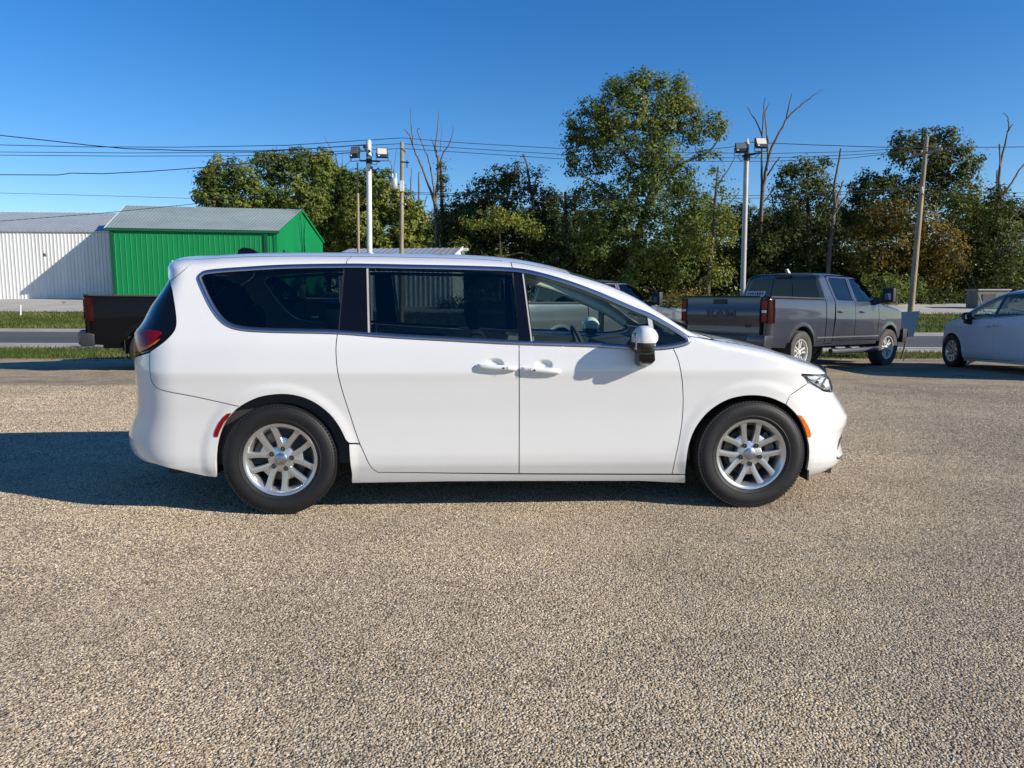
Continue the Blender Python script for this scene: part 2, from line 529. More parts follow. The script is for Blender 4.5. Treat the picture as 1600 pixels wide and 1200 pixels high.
# ground
def gravel_mat():
    m, n, l, b = new_mat("gravel")
    tc = n.new("ShaderNodeTexCoord"); P = tc.outputs['Object']
    big = noise(n, l, .35, 6, .6, vec=P); mid = noise(n, l, 1.7, 5, .65, vec=P); bands = noise(n, l, .5, 4, .6, vec=P, stretch=(.25, 1.6, 1))
    def vor(scale, feature='F1'):
        v = n.new("ShaderNodeTexVoronoi"); v.inputs['Scale'].default_value = scale; v.feature = feature
        l.new(P, v.inputs['Vector']); return v
    v1 = vor(92); v2 = vor(45)
    sep = n.new("ShaderNodeSeparateColor"); l.new(v1.outputs['Color'], sep.inputs['Color'])
    sep2 = n.new("ShaderNodeSeparateColor"); l.new(v2.outputs['Color'], sep2.inputs['Color'])
    stone = ramp(n, l, sep.outputs['Red'], [(0, (.09, .072, .050)), (.20, (.33, .26, .17)), (.45, (.50, .41, .275)), (.62, (.60, .51, .36)), (.80, (.36, .31, .25)), (.93, (.70, .62, .48)), (1, (.25, .16, .09))])
    stone2 = ramp(n, l, sep2.outputs['Green'], [(0, (.24, .19, .12)), (.4, (.48, .395, .265)), (.7, (.57, .48, .335)), (1, (.37, .32, .25))])
    mx = n.new("ShaderNodeMix"); mx.data_type = 'RGBA'; mx.inputs['Factor'].default_value = .22
    l.new(stone, mx.inputs['A']); l.new(stone2, mx.inputs['B'])
    tone = n.new("ShaderNodeMath"); tone.operation = 'ADD'; l.new(big, tone.inputs[0]); l.new(mid, tone.inputs[1])
    tone2 = n.new("ShaderNodeMath"); tone2.operation = 'ADD'; l.new(tone.outputs[0], tone2.inputs[0]); l.new(bands, tone2.inputs[1])
    tr = ramp(n, l, tone2.outputs[0], [(.0, (.62, .60, .58)), (.30, (.76, .74, .72)), (.5, (1.0, .98, .95)), (.72, (1.22, 1.15, 1.02)), (1, (1.28, 1.20, 1.06))])
    mr = n.new("ShaderNodeMapRange"); mr.inputs['From Min'].default_value = 1.1; mr.inputs['From Max'].default_value = 1.95
    l.new(tone2.outputs[0], mr.inputs['Value']); l.new(mr.outputs['Result'], tr.node.inputs['Fac'])
    mu = n.new("ShaderNodeMix"); mu.data_type = 'RGBA'; mu.blend_type = 'MULTIPLY'; mu.inputs['Factor'].default_value = 1
    l.new(mx.outputs['Result'], mu.inputs['A']); l.new(tr, mu.inputs['B'])
    l.new(mu.outputs['Result'], b.inputs['Base Color'])
    b.inputs['Roughness'].default_value = .9; b.inputs['Specular IOR Level'].default_value = .25
    inv = n.new("ShaderNodeMath"); inv.operation = 'MULTIPLY_ADD'; inv.inputs[1].default_value = -1; inv.inputs[2].default_value = 1
    l.new(v1.outputs['Distance'], inv.inputs[0])
    ad = n.new("ShaderNodeMath"); ad.operation = 'MULTIPLY_ADD'; ad.inputs[1].default_value = .55
    l.new(sep.outputs['Green'], ad.inputs[0]); l.new(inv.outputs[0], ad.inputs[2])
    l.new(bump(n, l, ad.outputs[0], 1.0, .017), b.inputs['Normal'])
    return m
M['gravel'] = gravel_mat()
def pebble_mat():
    m, n, l, b = new_mat("pebbles")
    oi = n.new("ShaderNodeObjectInfo")
    c = ramp(n, l, oi.outputs['Random'], [(0, (.07, .058, .045)), (.10, (.20, .16, .115)), (.28, (.46, .375, .255)), (.5, (.60, .51, .365)), (.62, (.36, .32, .27)), (.76, (.70, .63, .50)), (.86, (.52, .45, .35)), (.93, (.34, .22, .12)), (1, (.80, .75, .64))])
    tc = n.new("ShaderNodeNewGeometry")
    big = noise(n, l, .5, 5, .6, vec=tc.outputs['Position'])
    t = ramp(n, l, big, [(.3, (.66, .64, .63)), (.7, (1.20, 1.14, 1.04))])
    mu = n.new("ShaderNodeMix"); mu.data_type = 'RGBA'; mu.blend_type = 'MULTIPLY'; mu.inputs['Factor'].default_value = 1
    l.new(c, mu.inputs['A']); l.new(t, mu.inputs['B']); l.new(mu.outputs['Result'], b.inputs['Base Color'])
    b.inputs['Roughness'].default_value = .75; b.inputs['Specular IOR Level'].default_value = .35
    return m
M['pebbles'] = pebble_mat()
def asphalt_mat():
    m, n, l, b = new_mat("asphalt")
    f = noise(n, l, .22, 6, .65, stretch=(.12, 1, 1)); g = noise(n, l, 45, 3, .7)
    a = n.new("ShaderNodeMath"); a.operation = 'MULTIPLY_ADD'; a.inputs[1].default_value = .35; l.new(g, a.inputs[0]); l.new(f, a.inputs[2])
    l.new(ramp(n, l, a.outputs[0], [(.40, (.040, .041, .044)), (.62, (.070, .070, .072)), (.9, (.105, .102, .10))]), b.inputs['Base Color'])
    b.inputs['Roughness'].default_value = .85
    l.new(bump(n, l, g, .4, .006), b.inputs['Normal'])
    return m
M['asphalt'] = asphalt_mat()
M['shoulder'] = simple("shoulder", (.33, .30, .26), .9, var=.22, vscale=.8, bmp=.4, bscale=40)
M['far_gravel'] = simple("far_gravel", (.40, .37, .32), .95, var=.18, vscale=.35, bmp=.4, bscale=25)
M['line_paint'] = simple("line_paint", (.72, .72, .68), .7, var=.18, vscale=2.5)
def turf_mat():
    m, n, l, b = new_mat("turf")
    f = noise(n, l, .35, 6, .7); g = noise(n, l, 14, 4, .7)
    a = n.new("ShaderNodeMath"); a.operation = 'MULTIPLY_ADD'; a.inputs[1].default_value = .6; l.new(g, a.inputs[0]); l.new(f, a.inputs[2])
    l.new(ramp(n, l, a.outputs[0], [(.5, (.030, .048, .010)), (.72, (.075, .105, .022)), (.92, (.14, .145, .045)), (1, (.22, .19, .09))]), b.inputs['Base Color'])
    b.inputs['Roughness'].default_value = .95; b.inputs['Specular IOR Level'].default_value = .1
    l.new(bump(n, l, g, .8, .08), b.inputs['Normal'])
    return m
M['turf'] = turf_mat()
def leaf_mat(name, stops, trans=.28):
    """Leaf colour varies from leaf to leaf with the mesh attribute 'tint'."""
    m, n, l, b = new_mat(name)
    at_ = n.new("ShaderNodeAttribute"); at_.attribute_name = 'tint'
    c = ramp(n, l, at_.outputs['Fac'], stops)
    n.remove(b)
    d = n.new("ShaderNodeBsdfPrincipled"); d.inputs['Roughness'].default_value = .55; d.inputs['Specular IOR Level'].default_value = .10
    t = n.new("ShaderNodeBsdfTranslucent"); mx = n.new("ShaderNodeMixShader"); mx.inputs['Fac'].default_value = trans
    l.new(c, d.inputs['Base Color']); l.new(c, t.inputs['Color'])
    l.new(d.outputs['BSDF'], mx.inputs[1]); l.new(t.outputs['BSDF'], mx.inputs[2])
    l.new(mx.outputs['Shader'], n['Material Output'].inputs['Surface'])
    return m
M['leaf_green'] = leaf_mat("leaf_green", [(0, (0.050, 0.076, 0.018)), (.5, (0.129, 0.174, 0.038)), (.85, (0.224, 0.241, 0.056)), (1, (0.381, 0.314, 0.062))])
M['leaf_dark'] = leaf_mat("leaf_dark", [(0, (0.039, 0.055, 0.016)), (.6, (0.109, 0.127, 0.034)), (1, (0.230, 0.207, 0.063))])
M['leaf_olive'] = leaf_mat("leaf_olive", [(0, (0.058, 0.081, 0.019)), (.5, (0.165, 0.193, 0.038)), (1, (0.337, 0.318, 0.068))])
M['leaf_autumn'] = leaf_mat("leaf_autumn", [(0, (.062, .058, .016)), (.5, (.160, .125, .028)), (1, (.29, .205, .045))])
M['leaf_purple'] = leaf_mat("leaf_purple", [(0, (0.052, 0.039, 0.029)), (.5, (0.111, 0.078, 0.058)), (1, (0.143, 0.130, 0.052))])
M['grass_blade'] = leaf_mat("grass_blade", [(0, (.045, .075, .012)), (.6, (.10, .135, .025)), (1, (.26, .22, .09))], .3)
def bark_mat(name, a, c):
    m, n, l, b = new_mat(name)
    f = noise(n, l, 5, 6, .7, stretch=(1, 1, .2))
    l.new(ramp(n, l, f, [(.3, a), (.7, c)]), b.inputs['Base Color']); b.inputs['Roughness'].default_value = .95
    l.new(bump(n, l, f, .7, .05), b.inputs['Normal'])
    return m
M['bark'] = bark_mat("bark", (.035, .028, .020), (.13, .105, .08))
M['dead_wood'] = bark_mat("dead_wood", (.07, .055, .045), (.21, .175, .145))
M['pole_wood'] = bark_mat("pole_wood", (.20, .155, .105), (.40, .32, .22))
M['white_steel'] = simple("white_steel", (.62, .65, .66), .4, 0, var=.12, vscale=4)
M['grey_steel'] = simple("grey_steel", (.36, .35, .33), .45, .3, var=.12, vscale=4)
M['galv'] = simple("galv", (.46, .48, .48), .42, .55, var=.10, vscale=.6)
M['galv_green'] = simple("galv_green", (.29, .35, .34), .5, .3, var=.12, vscale=.4)
M['green_steel'] = simple("green_steel", (.002, .185, .055), .55, 0, 0, spec=.25, var=.13, vscale=1.4, stretch=(1, 1, .07))
M['green_trim'] = simple("green_trim", (.003, .075, .032), .45, var=.1)
M['white_sheet'] = simple("white_sheet", (.68, .68, .655), .5, var=.09, vscale=1.2, stretch=(1, 1, .08))
M['cable'] = simple("cable", (.025, .026, .03), .6, var=.1)
M['floodlight_glass'] = simple("floodlight_glass", (.62, .60, .52), .25, 0, .3, var=.1, vscale=14)
M['floodlight_dark'] = simple("floodlight_dark", (.16, .17, .18), .25, 0, .3, var=.1, vscale=14)
M['porcelain'] = simple("porcelain", (.55, .54, .52), .3, var=.1)
M['sign_board'] = simple("sign_board", (.30, .36, .38), .5, 0, var=.10, vscale=4)
M['concrete'] = simple("concrete", (.17, .165, .155), .9, var=.15, vscale=3, bmp=.3)
M['feather'] = simple("feather", (.14, .11, .09), .9, var=.3, vscale=40)
M['rust'] = simple("rust", (.13, .085, .055), .85, var=.3, vscale=12)
M['sticker'] = simple("sticker", (.62, .63, .64), .6, var=.05)
# ---------------------------------------------------------------- terrain: strips that butt end to end
ROWS = [(-40, 0, 0), (9, 0, 0), (12, 0, -.035), (15.5, 0, -.125), (17.6, 0, -.19), (19.4, 0, -.20), (21.75, -.072, -.15), (22.75, -.075, -.10),
        (25.9, -.09, -.03), (29.0, -.10, 0), (30.3, -.10, .05), (37, -.10, .24), (44, -.10, .50), (53, -.10, .95), (62, -.10, 1.40),
        (80, -.10, 2.0), (160, 0, 2.3), (600, 0, 2.6), (3500, 0, 2.8)]
def row_y(i, X):
    a, b, z = ROWS[i]
    return a + b * max(-60.0, min(60.0, X))
def ground_z(X, Y):
    ys = [row_y(i, X) for i in range(len(ROWS))]
    return float(np.interp(Y, ys, [r[2] for r in ROWS]))
def strip(name, i0, i1, mat, kind='structure', sub=3, dz=0.0, x0=None, x1=None):
    xs = [-3500, -600, -200, -100] + list(range(-60, 61, 3)) + [100, 200, 600, 3500]
    if x0 is not None: xs = [x for x in np.linspace(x0, x1, 40)]
    rows = []
    for i in range(i0, i1):
        for t in range(sub): rows.append((i, t / sub))
    rows.append((i1 - 1, 1.0))
    mb = MB(); vs = []
    for (i, t) in rows:
        for X in xs:
            vs.append((X, row_y(i, X) * (1 - t) + row_y(i + 1, X) * t, ROWS[i][2] * (1 - t) + ROWS[i + 1][2] * t + dz))
    n = len(xs)
    fs = [(r * n + j, r * n + j + 1, (r + 1) * n + j + 1, (r + 1) * n + j) for r in range(len(rows) - 1) for j in range(n - 1)]
    mb.add(vs, fs)
    o = mb.build(name, mat, smooth=40, recalc=False)
    o['kind'] = kind
    return o
strip('gravel_lot', 0, 5, M['gravel'])
strip('verge', 5, 6, M['turf'])
strip('road_shoulder', 6, 7, M['shoulder'])
strip('road', 7, 9, M['asphalt'])
strip('road_shoulder', 9, 10, M['shoulder'])
strip('field', 10, 12, M['turf'])
strip('far_gravel_lot', 12, 14, M['far_gravel'])
strip('terrain', 14, 18, M['turf'])
def road_line(i, off, w):
    mb = MB(); xs = list(np.linspace(-140, 140, 60)); vs = []
    for X in xs:
        y = row_y(i, X) + off
        for q in (y, y + w): vs.append((X, q, ground_z(X, q) + .006))
    mb.add(vs, [(2 * j, 2 * j + 2, 2 * j + 3, 2 * j + 1) for j in range(len(xs) - 1)])
    o = mb.build('road_marking', M['line_paint'], recalc=False); o['kind'] = 'structure'
road_line(7, .12, .16)
road_line(9, -.35, .14)

def tufts(name, n, fx, h0, h1, mat, seed):
    r = np.random.default_rng(seed)
    X, Y = fx(r, n)
    Z = np.array([ground_z(a, b) for a, b in zip(X, Y)])
    a = r.uniform(0, 2 * PI, n); w = r.uniform(.008, .022, n) * (h1 / .12); h = r.uniform(h0, h1, n)
    lx, ly = r.normal(0, .35, n) * h, r.normal(0, .35, n) * h
    V = np.empty((n, 3, 3))
    V[:, 0] = np.stack([X - np.cos(a) * w, Y - np.sin(a) * w, Z - .01], -1)
    V[:, 1] = np.stack([X + np.cos(a) * w, Y + np.sin(a) * w, Z - .01], -1)
    V[:, 2] = np.stack([X + lx, Y + ly, Z + h], -1)
    me = bpy.data.meshes.new(name)
    me.vertices.add(n * 3); me.vertices.foreach_set('co', V.reshape(-1))
    me.loops.add(n * 3); me.loops.foreach_set('vertex_index', np.arange(n * 3, dtype=np.int32))
    me.polygons.add(n); me.polygons.foreach_set('loop_start', np.arange(0, n * 3, 3, dtype=np.int32))
    at_ = me.attributes.new('tint', 'FLOAT', 'POINT')
    t = np.clip(.45 + .25 * np.sin(X * .6 + 1.3 * np.sin(Y)) + r.normal(0, .22, n), 0, 1)
    at_.data.foreach_set('value', np.repeat(t, 3).astype(np.float32))
    me.update()
    o = link_mesh(name, me, None, mat); o['kind'] = 'stuff'
    return o
def f_verge(r, n):
    X = r.uniform(-24, 24, n); t = np.where(r.uniform(0, 1, n) < .9, r.beta(.9, .9, n) * 1.10 - .05, r.normal(.5, .36, n))
    return X, 19.4 * (1 - t) + (21.75 - .072 * X) * t
def f_field(r, n):
    X = r.uniform(-48, 48, n); t = r.uniform(0, 1, n)
    return X, (30.3 - .1 * X) * (1 - t) + (44 - .1 * X) * t
tufts('grass', 26000, f_verge, .03, .11, M['grass_blade'], 3)
tufts('grass', 60000, f_field, .06, .17, M['grass_blade'], 4)
# ---------------------------------------------------------------- buildings across the road
def sheet(mb, a, b, z0, z1, pitch=.30, depth=.035, out=(0, -1), wide=.55):
    """Ribbed steel sheet standing between the plan points a and b; z1 may be a function of 0..1."""
    a, b = np.array(a, float), np.array(b, float); L = np.hypot(*(b - a)); d = (b - a) / L
    n = np.array([-d[1], d[0]])
    if n @ np.array(out) < 0: n = -n
    f1 = z1 if callable(z1) else (lambda t: z1)
    f0 = z0 if callable(z0) else (lambda t: z0)
    prof, k = [], 0.0
    while k < L:
        for q, h in ((0, 0), (wide, 0), (wide + .1, 1), (.9, 1)):
            x = k + q * pitch
            if x <= L: prof.append((x, h * depth))
        k += pitch
    prof.append((L, 0))
    vs = []
    for x, h in prof:
        p = a + d * x + n * h; t = x / L
        vs += [(p[0], p[1], f0(t)), (p[0], p[1], f1(t))]
    mb.add(vs, [(2 * i, 2 * i + 2, 2 * i + 3, 2 * i + 1) for i in range(len(prof) - 1)])
def roof_sheet(mb, e0, e1, r1, r0, pitch=.45, depth=.04):
    """Ribbed roof slope: eave e0-e1, ridge r0-r1 (world points)."""
    e0, e1, r0, r1 = [np.array(q, float) for q in (e0, e1, r0, r1)]
    L = np.linalg.norm(e1 - e0); nrm = np.cross(e1 - e0, r0 - e0); nrm /= np.linalg.norm(nrm)
    if nrm[2] < 0: nrm = -nrm
    prof, k = [], 0.0
    while k < L:
        for q, h in ((0, 0), (.80, 0), (.86, 1), (.94, 1)):
            if k + q * pitch <= L: prof.append(((k + q * pitch) / L, h * depth))
        k += pitch
    prof.append((1, 0)); vs = []
    for t, h in prof:
        vs += [e0 * (1 - t) + e1 * t + nrm * h, r0 * (1 - t) + r1 * t + nrm * h]
    mb.add(vs, [(2 * i, 2 * i + 2, 2 * i + 3, 2 * i + 1) for i in range(len(prof) - 1)])
def beam(mb, p, q, w, h):
    p, q = Vector(p), Vector(q); d = (q - p).normalized()
    s = d.cross(Vector((0, 0, 1))); s = s.normalized() if s.length > 1e-3 else Vector((1, 0, 0)); u = s.cross(d)
    P = []
    for c in (p, q):
        P += [c - s * w / 2 - u * h / 2, c + s * w / 2 - u * h / 2, c + s * w / 2 + u * h / 2, c - s * w / 2 + u * h / 2]
    mb.hexa(P)

# white shed
wb = thing('white_building', 'long white ribbed steel building at the left edge with a grey metal roof', 'building', (-40, 64, 1.3))
def loc(o, p): return (p[0] - o.location.x, p[1] - o.location.y, p[2] - o.location.z)
wl0, wl1 = (-62.0, 62.6), (-28.0, 65.0)
zt_w = 7.05
def lp(o, p): return (p[0] - o.location.x, p[1] - o.location.y)
mb = MB(); sheet(mb, lp(wb, wl0), lp(wb, wl1), -.6, zt_w - 1.3, .30, .03); mb.build('wall', M['white_sheet'], wb, recalc=False)
mb = MB()
sheet(mb, lp(wb, wl1), lp(wb, (-29.4, 84.9)), -.6, lambda t: zt_w - 1.3 + 2.6 * (1 - abs(2 * t - 1)), .30, .03, out=(1, 0)); mb.build('end_wall', M['white_sheet'], wb, recalc=False)
mb = MB(); sheet(mb, lp(wb, wl0), lp(wb, (-63.4, 82.5)), -.6, lambda t: zt_w - 1.3 + 2.6 * (1 - abs(2 * t - 1)), .30, .03, out=(-1, 0))
sheet(mb, lp(wb, (-63.4, 82.5)), lp(wb, (-29.4, 84.9)), -.6, zt_w - 1.3, .30, .03, out=(0, 1))
mb.build('end_wall', M['white_sheet'], wb, recalc=False)
ew0, ew1 = np.array([-62.3, 62.5, zt_w + .02]), np.array([-27.7, 64.92, zt_w + .02])
bk = np.array([-1.42, 20.6, 0])
mb = MB(); roof_sheet(mb, loc(wb, ew0), loc(wb, ew1), loc(wb, ew1 + bk / 2 + (0, 0, 2.65)), loc(wb, ew0 + bk / 2 + (0, 0, 2.65)))
roof_sheet(mb, loc(wb, ew1 + bk), loc(wb, ew0 + bk), loc(wb, ew0 + bk / 2 + (0, 0, 2.65)), loc(wb, ew1 + bk / 2 + (0, 0, 2.65)))
mb.build('roof', M['galv'], wb, recalc=False)
mb = MB(); beam(mb, loc(wb, ew0 + (0, -.01, -.04)), loc(wb, ew1 + (0, -.01, -.04)), .08, .10); mb.build('gutter', M['galv'], wb)

# green shed
FL, FR = np.array([-32.45, 60.3]), np.array([-19.75, 63.0])
dpt = np.array([.85, 11.6]); BR, BL = FR + dpt, FL + np.array([-2.4, 11.4])
ez = 7.08; rz = 9.36; gz = 1.30
gb = thing('green_building', 'bright green ribbed steel shed with a grey gabled metal roof', 'building', (-26, 60, 1.25))
def l2(p): return (p[0] + 26, p[1] - 60)
def l3(p, z): return (p[0] + 26, p[1] - 60, z - 1.25)
mb = MB(); sheet(mb, l2(FL), l2(FR), -.5, ez - gz, .40, .035, wide=.78); mb.build('wall', M['green_steel'], gb, recalc=False)
mb = MB(); sheet(mb, l2(FR), l2(BR), -.5, lambda t: ez - gz + (rz - ez) * (1 - abs(2 * t - 1)), .40, .012, out=(1, 0), wide=.78); mb.build('gable_wall', M['green_steel'], gb, recalc=False)
mb = MB(); sheet(mb, l2(FL), l2(BL), -.5, lambda t: ez - gz + (rz - ez) * (1 - abs(2 * t - 1)), .40, .03, out=(-1, 0), wide=.78)
sheet(mb, l2(BL), l2(BR), -.5, ez - gz, .40, .03, out=(0, 1), wide=.78); mb.build('gable_wall', M['green_steel'], gb, recalc=False)
ov = .18; dx = (FR - FL) / np.hypot(*(FR - FL)); dn = np.array([dx[1], -dx[0]])
e0 = FL + dn * ov - dx * .25; e1 = FR + dn * ov + dx * .12; zb = ez - .10
R0, R1 = (FL + BL) / 2 - dx * .25, (FR + BR) / 2 + dx * .12
b0 = BL - dn * ov - dx * .25; b1 = BR - dn * ov + dx * .12
mb = MB(); roof_sheet(mb, l3(e0, zb), l3(e1, zb), l3(R1, rz + .06), l3(R0, rz + .06), .26, .018)
roof_sheet(mb, l3(b1, zb), l3(b0, zb), l3(R0, rz + .06), l3(R1, rz + .06), .40, .035); mb.build('roof', M['galv_green'], gb, recalc=False)
mb = MB(); beam(mb, l3(e0 + dn * .03, zb - .12), l3(e1 + dn * .03, zb - .12), .08, .20); mb.build('eave_trim', M['green_trim'], gb)
mb = MB(); beam(mb, l3(e1 + dx * .03, zb - .10), l3(R1 + dx * .03, rz - .06), .05, .20); beam(mb, l3(b1 + dx * .03, zb - .10), l3(R1 + dx * .03, rz - .06), .05, .20); mb.build('rake_trim', M['green_steel'], gb)
mb = MB(); beam(mb, l3(e0 - dx * .03, zb - .05), l3(R0 - dx * .03, rz), .05, .16); mb.build('rake_trim', M['white_steel'], gb)
for i, (k, w) in enumerate(((.16, .26), (np.hypot(*(FR - FL)) - .16, .30))):
    c = FL + dx * k + dn * .05
    mb = MB(); beam(mb, l3(c, gz - .5), l3(c, ez - .3), w, .10); mb.build('corner_trim', M['green_trim'] if i == 0 else M['green_steel'], gb)
c = FR - dx * .95 + dn * .10
mb = MB(); beam(mb, l3(c, gz - .4), l3(c, ez - .35), .26, .12); mb.build('downspout', M['green_trim'], gb)
gd = dpt / np.hypot(*dpt); gx = np.array([gd[1], -gd[0]]) * .08
pts = [l3(FR + gd * 1.2 + gx, 4.4)] + [l3(FR + gd * k + gx, z) for k, z in ((1.3, 5.1), (2.0, 5.35), (3.2, 5.2), (5.5, 5.05), (8.5, 5.1), (11.0, 5.35))]
mb = MB(); mb.tube(pts, .03, 6); mb.build('service_cable', M['cable'], gb, smooth=60)
mb = MB(); mb.tube([l3(FR + gd * 1.0 + gx, 2.5), l3(FR + gd * 1.0 + gx, 5.2), l3(FR + gd * 1.1 + gx, 5.45), l3(FR + gd * 1.4 + gx, 5.3)], .045, 6); mb.build('conduit', M['green_trim'], gb, smooth=60)
p = at(419, 349, 65.5)
mb = MB(); mb.lathe([(.0, .35), (.13, .33), (.13, -.3)], 10, c=l3(p[:2], p[2])); mb.build('roof_vent', M['white_steel'], gb, smooth=40)

# low shed behind the van
S0, S1 = (-11.9, 51.0), (-4.0, 50.0)
lg = ground_z(-8, 50)
lb = thing('low_shed', 'low white ribbed shed with a flat grey sheet roof behind the white minivan', 'building', (-8, 50, lg))
def m2(p): return (p[0] + 8, p[1] - 50)
se, sr_ = 4.15, 4.98
mb = MB(); sheet(mb, m2(S0), m2(S1), -.4, se - lg, .34, .03); mb.build('wall', M['white_sheet'], lb, recalc=False)
mb = MB(); sheet(mb, m2(S1), m2((-3.7, 58.4)), -.4, lambda t: se - lg + 1.5 * (1 - abs(2 * t - 1)) * .55, .34, .03, out=(1, 0)); mb.build('end_wall', M['white_sheet'], lb, recalc=False); mb = MB(); sheet(mb, m2(S0), m2((-11.6, 59.4)), -.4, se - lg, .34, .03, out=(-1, 0)); mb.build('end_wall', M['white_sheet'], lb, recalc=False)
mb = MB(); roof_sheet(mb, (-4.35, .70, se - lg), (4.12, -.35, se - lg), (4.40, 4.05, sr_ - lg), (-4.05, 5.1, sr_ - lg), .42, .03)
roof_sheet(mb, (4.68, 8.7, se - lg), (-3.75, 9.6, se - lg), (-4.05, 5.1, sr_ - lg), (4.40, 4.05, sr_ - lg), .42, .03); mb.build('roof', M['galv'], lb, recalc=False)
mb = MB(); beam(mb, (4.16, -.35, se - lg + .02), (4.44, 4.05, sr_ - lg + .02), .08, .18); mb.build('rake_trim', M['white_steel'], lb)
mb = MB(); mb.tube([(4.45, 3.6, sr_ - lg - .15), (4.85, 3.5, sr_ - lg - .15)], .10, 8); mb.build('vent_pipe', M['white_steel'], lb, smooth=40)
# small grey cabinet behind the right-hand car
p = at(1542, 478, 46.0); gzz = ground_z(p[0], 46)
cb = thing('utility_cabinet', 'small grey box shed at the tree edge behind the shaded white car', 'shed', (p[0], 46, gzz))
hh_ = at(1542, 454, 46.0)[2] - gzz
mb = MB(); mb.box((0, 0, hh_ / 2), (1.9, 1.2, hh_)); mb.build('body', M['concrete'], cb, bevel=.03)
mb = MB(); mb.box((0, 0, hh_ + .04), (2.05, 1.35, .08)); mb.build('lid', M['grey_steel'], cb, bevel=.01)
mb = MB(); mb.box((-.3, -.62, hh_ * .45), (.8, .04, hh_ * .7)); mb.build('door', M['grey_plastic'], cb)
# ---------------------------------------------------------------- trees
def leaf_mesh(P, S, T, Nrm, r):
    """one rhombus per leaf"""
    n = len(P)
    a = r.normal(0, 1, (n, 3)) * .50 + Nrm
    a /= np.linalg.norm(a, axis=1, keepdims=True)
    b = r.normal(0, 1, (n, 3)); b -= a * (a * b).sum(1, keepdims=True); b /= np.linalg.norm(b, axis=1, keepdims=True)
    c = np.cross(a, b); S = S[:, None]
    V = np.stack([P - b * S, P + c * S * .55 + a * S * .12, P + b * S, P - c * S * .55 + a * S * .12], 1)
    return V, T
def leaf_object(name, V, T, mat, parent=None):
    n = len(V)
    me = bpy.data.meshes.new(name)
    me.vertices.add(n * 4); me.vertices.foreach_set('co', V.reshape(-1).astype(np.float32))
    me.loops.add(n * 4); me.loops.foreach_set('vertex_index', np.arange(n * 4, dtype=np.int32))
    me.polygons.add(n); me.polygons.foreach_set('loop_start', np.arange(0, n * 4, 4, dtype=np.int32))
    t = me.attributes.new('tint', 'FLOAT', 'POINT'); t.data.foreach_set('value', np.repeat(T, 4).astype(np.float32))
    me.update()
    return link_mesh(name, me, parent, mat)
def lobes_to_leaves(lobes, Y, r, size, dens, dy=1.0, org=(0, 0, 0)):
    """lobes: (px, py, rx, ry[, tint shift[, density]]) photo ellipses at the depth Y, each an ellipsoid of foliage."""
    allV, allT = [], []
    sc = Y / F_PX
    for L in lobes:
        px, py, rx, ry = L[:4]; rx, ry = max(rx * .6, rx - 3), max(ry * .6, ry - 3); ts = L[4] if len(L) > 4 else 0; dn = L[5] if len(L) > 5 else 1
        jy = r.uniform(-.5, .5) * rx * sc * dy
        C = np.array(at(px, py, Y + jy)); A, B_ = rx * sc, ry * sc; D = (A + B_) / 2 * dy
        ncl = max(6, int(dn * dens * 1.02 * (A * B_ + A * D + B_ * D)))
        u = r.normal(0, 1, (ncl, 3)); u /= np.linalg.norm(u, axis=1, keepdims=True)
        rad = .35 + .65 * r.uniform(0, 1, ncl)**.5
        rad *= 1 + .10 * np.sin(u[:, 0] * 7 + px) * np.sin(u[:, 2] * 6 + py)
        K = u * rad[:, None]
        nl = r.integers(14, 34, ncl)
        idx = np.repeat(np.arange(ncl), nl); m = len(idx)
        sig = r.uniform(.14, .34, ncl)[idx]
        off = r.normal(0, 1, (m, 3)) * sig[:, None] * np.array([1, 1, .75])
        P = C + K[idx] * np.array([A, D, B_]) + off
        N = u[idx] + np.array([0, 0, .40]) + off * .9
        tint_c = np.clip(r.normal(.42 + ts, .17, ncl), 0, 1)[idx]
        T = np.clip(tint_c + r.normal(0, .10, m), 0, 1)
        S = r.uniform(.55, 1.25, m) * size * .78
        V, T = leaf_mesh(P - np.array(org), S, T, N, r)
        allV.append(V); allT.append(T)
    return np.concatenate(allV), np.concatenate(allT)
def limb_tubes(mb, limbs, Y, org, r, wob=.4):
    """limbs: lists of (px, py, width px) drawn at depth Y with a little depth wander."""
    sc = Y / F_PX
    for L in limbs:
        q = smooth_path([(a, b) for a, b, w in L], 4); w = np.interp(np.linspace(0, 1, len(q)), np.linspace(0, 1, len(L)), [c for a, b, c in L])
        k = r.uniform(-wob, wob); pts = []
        for i, (a, b) in enumerate(q):
            p = at(a, b, Y + k * i / len(q) * 3)
            pts.append((p[0] - org[0] + r.normal(0, .02), p[1] - org[1], p[2] - org[2]))
        mb.tube(pts, [max(.012, c * sc / 2) for c in w], 7)
def tree(name, label, Y, base, lobes, limbs, mat, size=.16, dens=9.0, bark=None, group=None, seed=0, dy=1.0, cat='tree', crown='crown'):
    r = np.random.default_rng(seed + 100)
    bx = at(base, 480, Y)[0]; bz = ground_z(bx, Y)
    org = (bx, Y, bz)
    t = thing(name, label, cat, org, 0, group)
    if limbs:
        mb = MB()
        L2 = []
        for L in limbs:
            L2.append(L)
        limb_tubes(mb, L2, Y, org, r)
        mb.build('trunk', bark or M['bark'], t, smooth=60)
    if lobes:
        V, T = lobes_to_leaves(lobes, Y, r, size, dens, dy, org)
        leaf_object(crown, V, T, mat, t)
    return t
G = 'trees along the far side of the road'
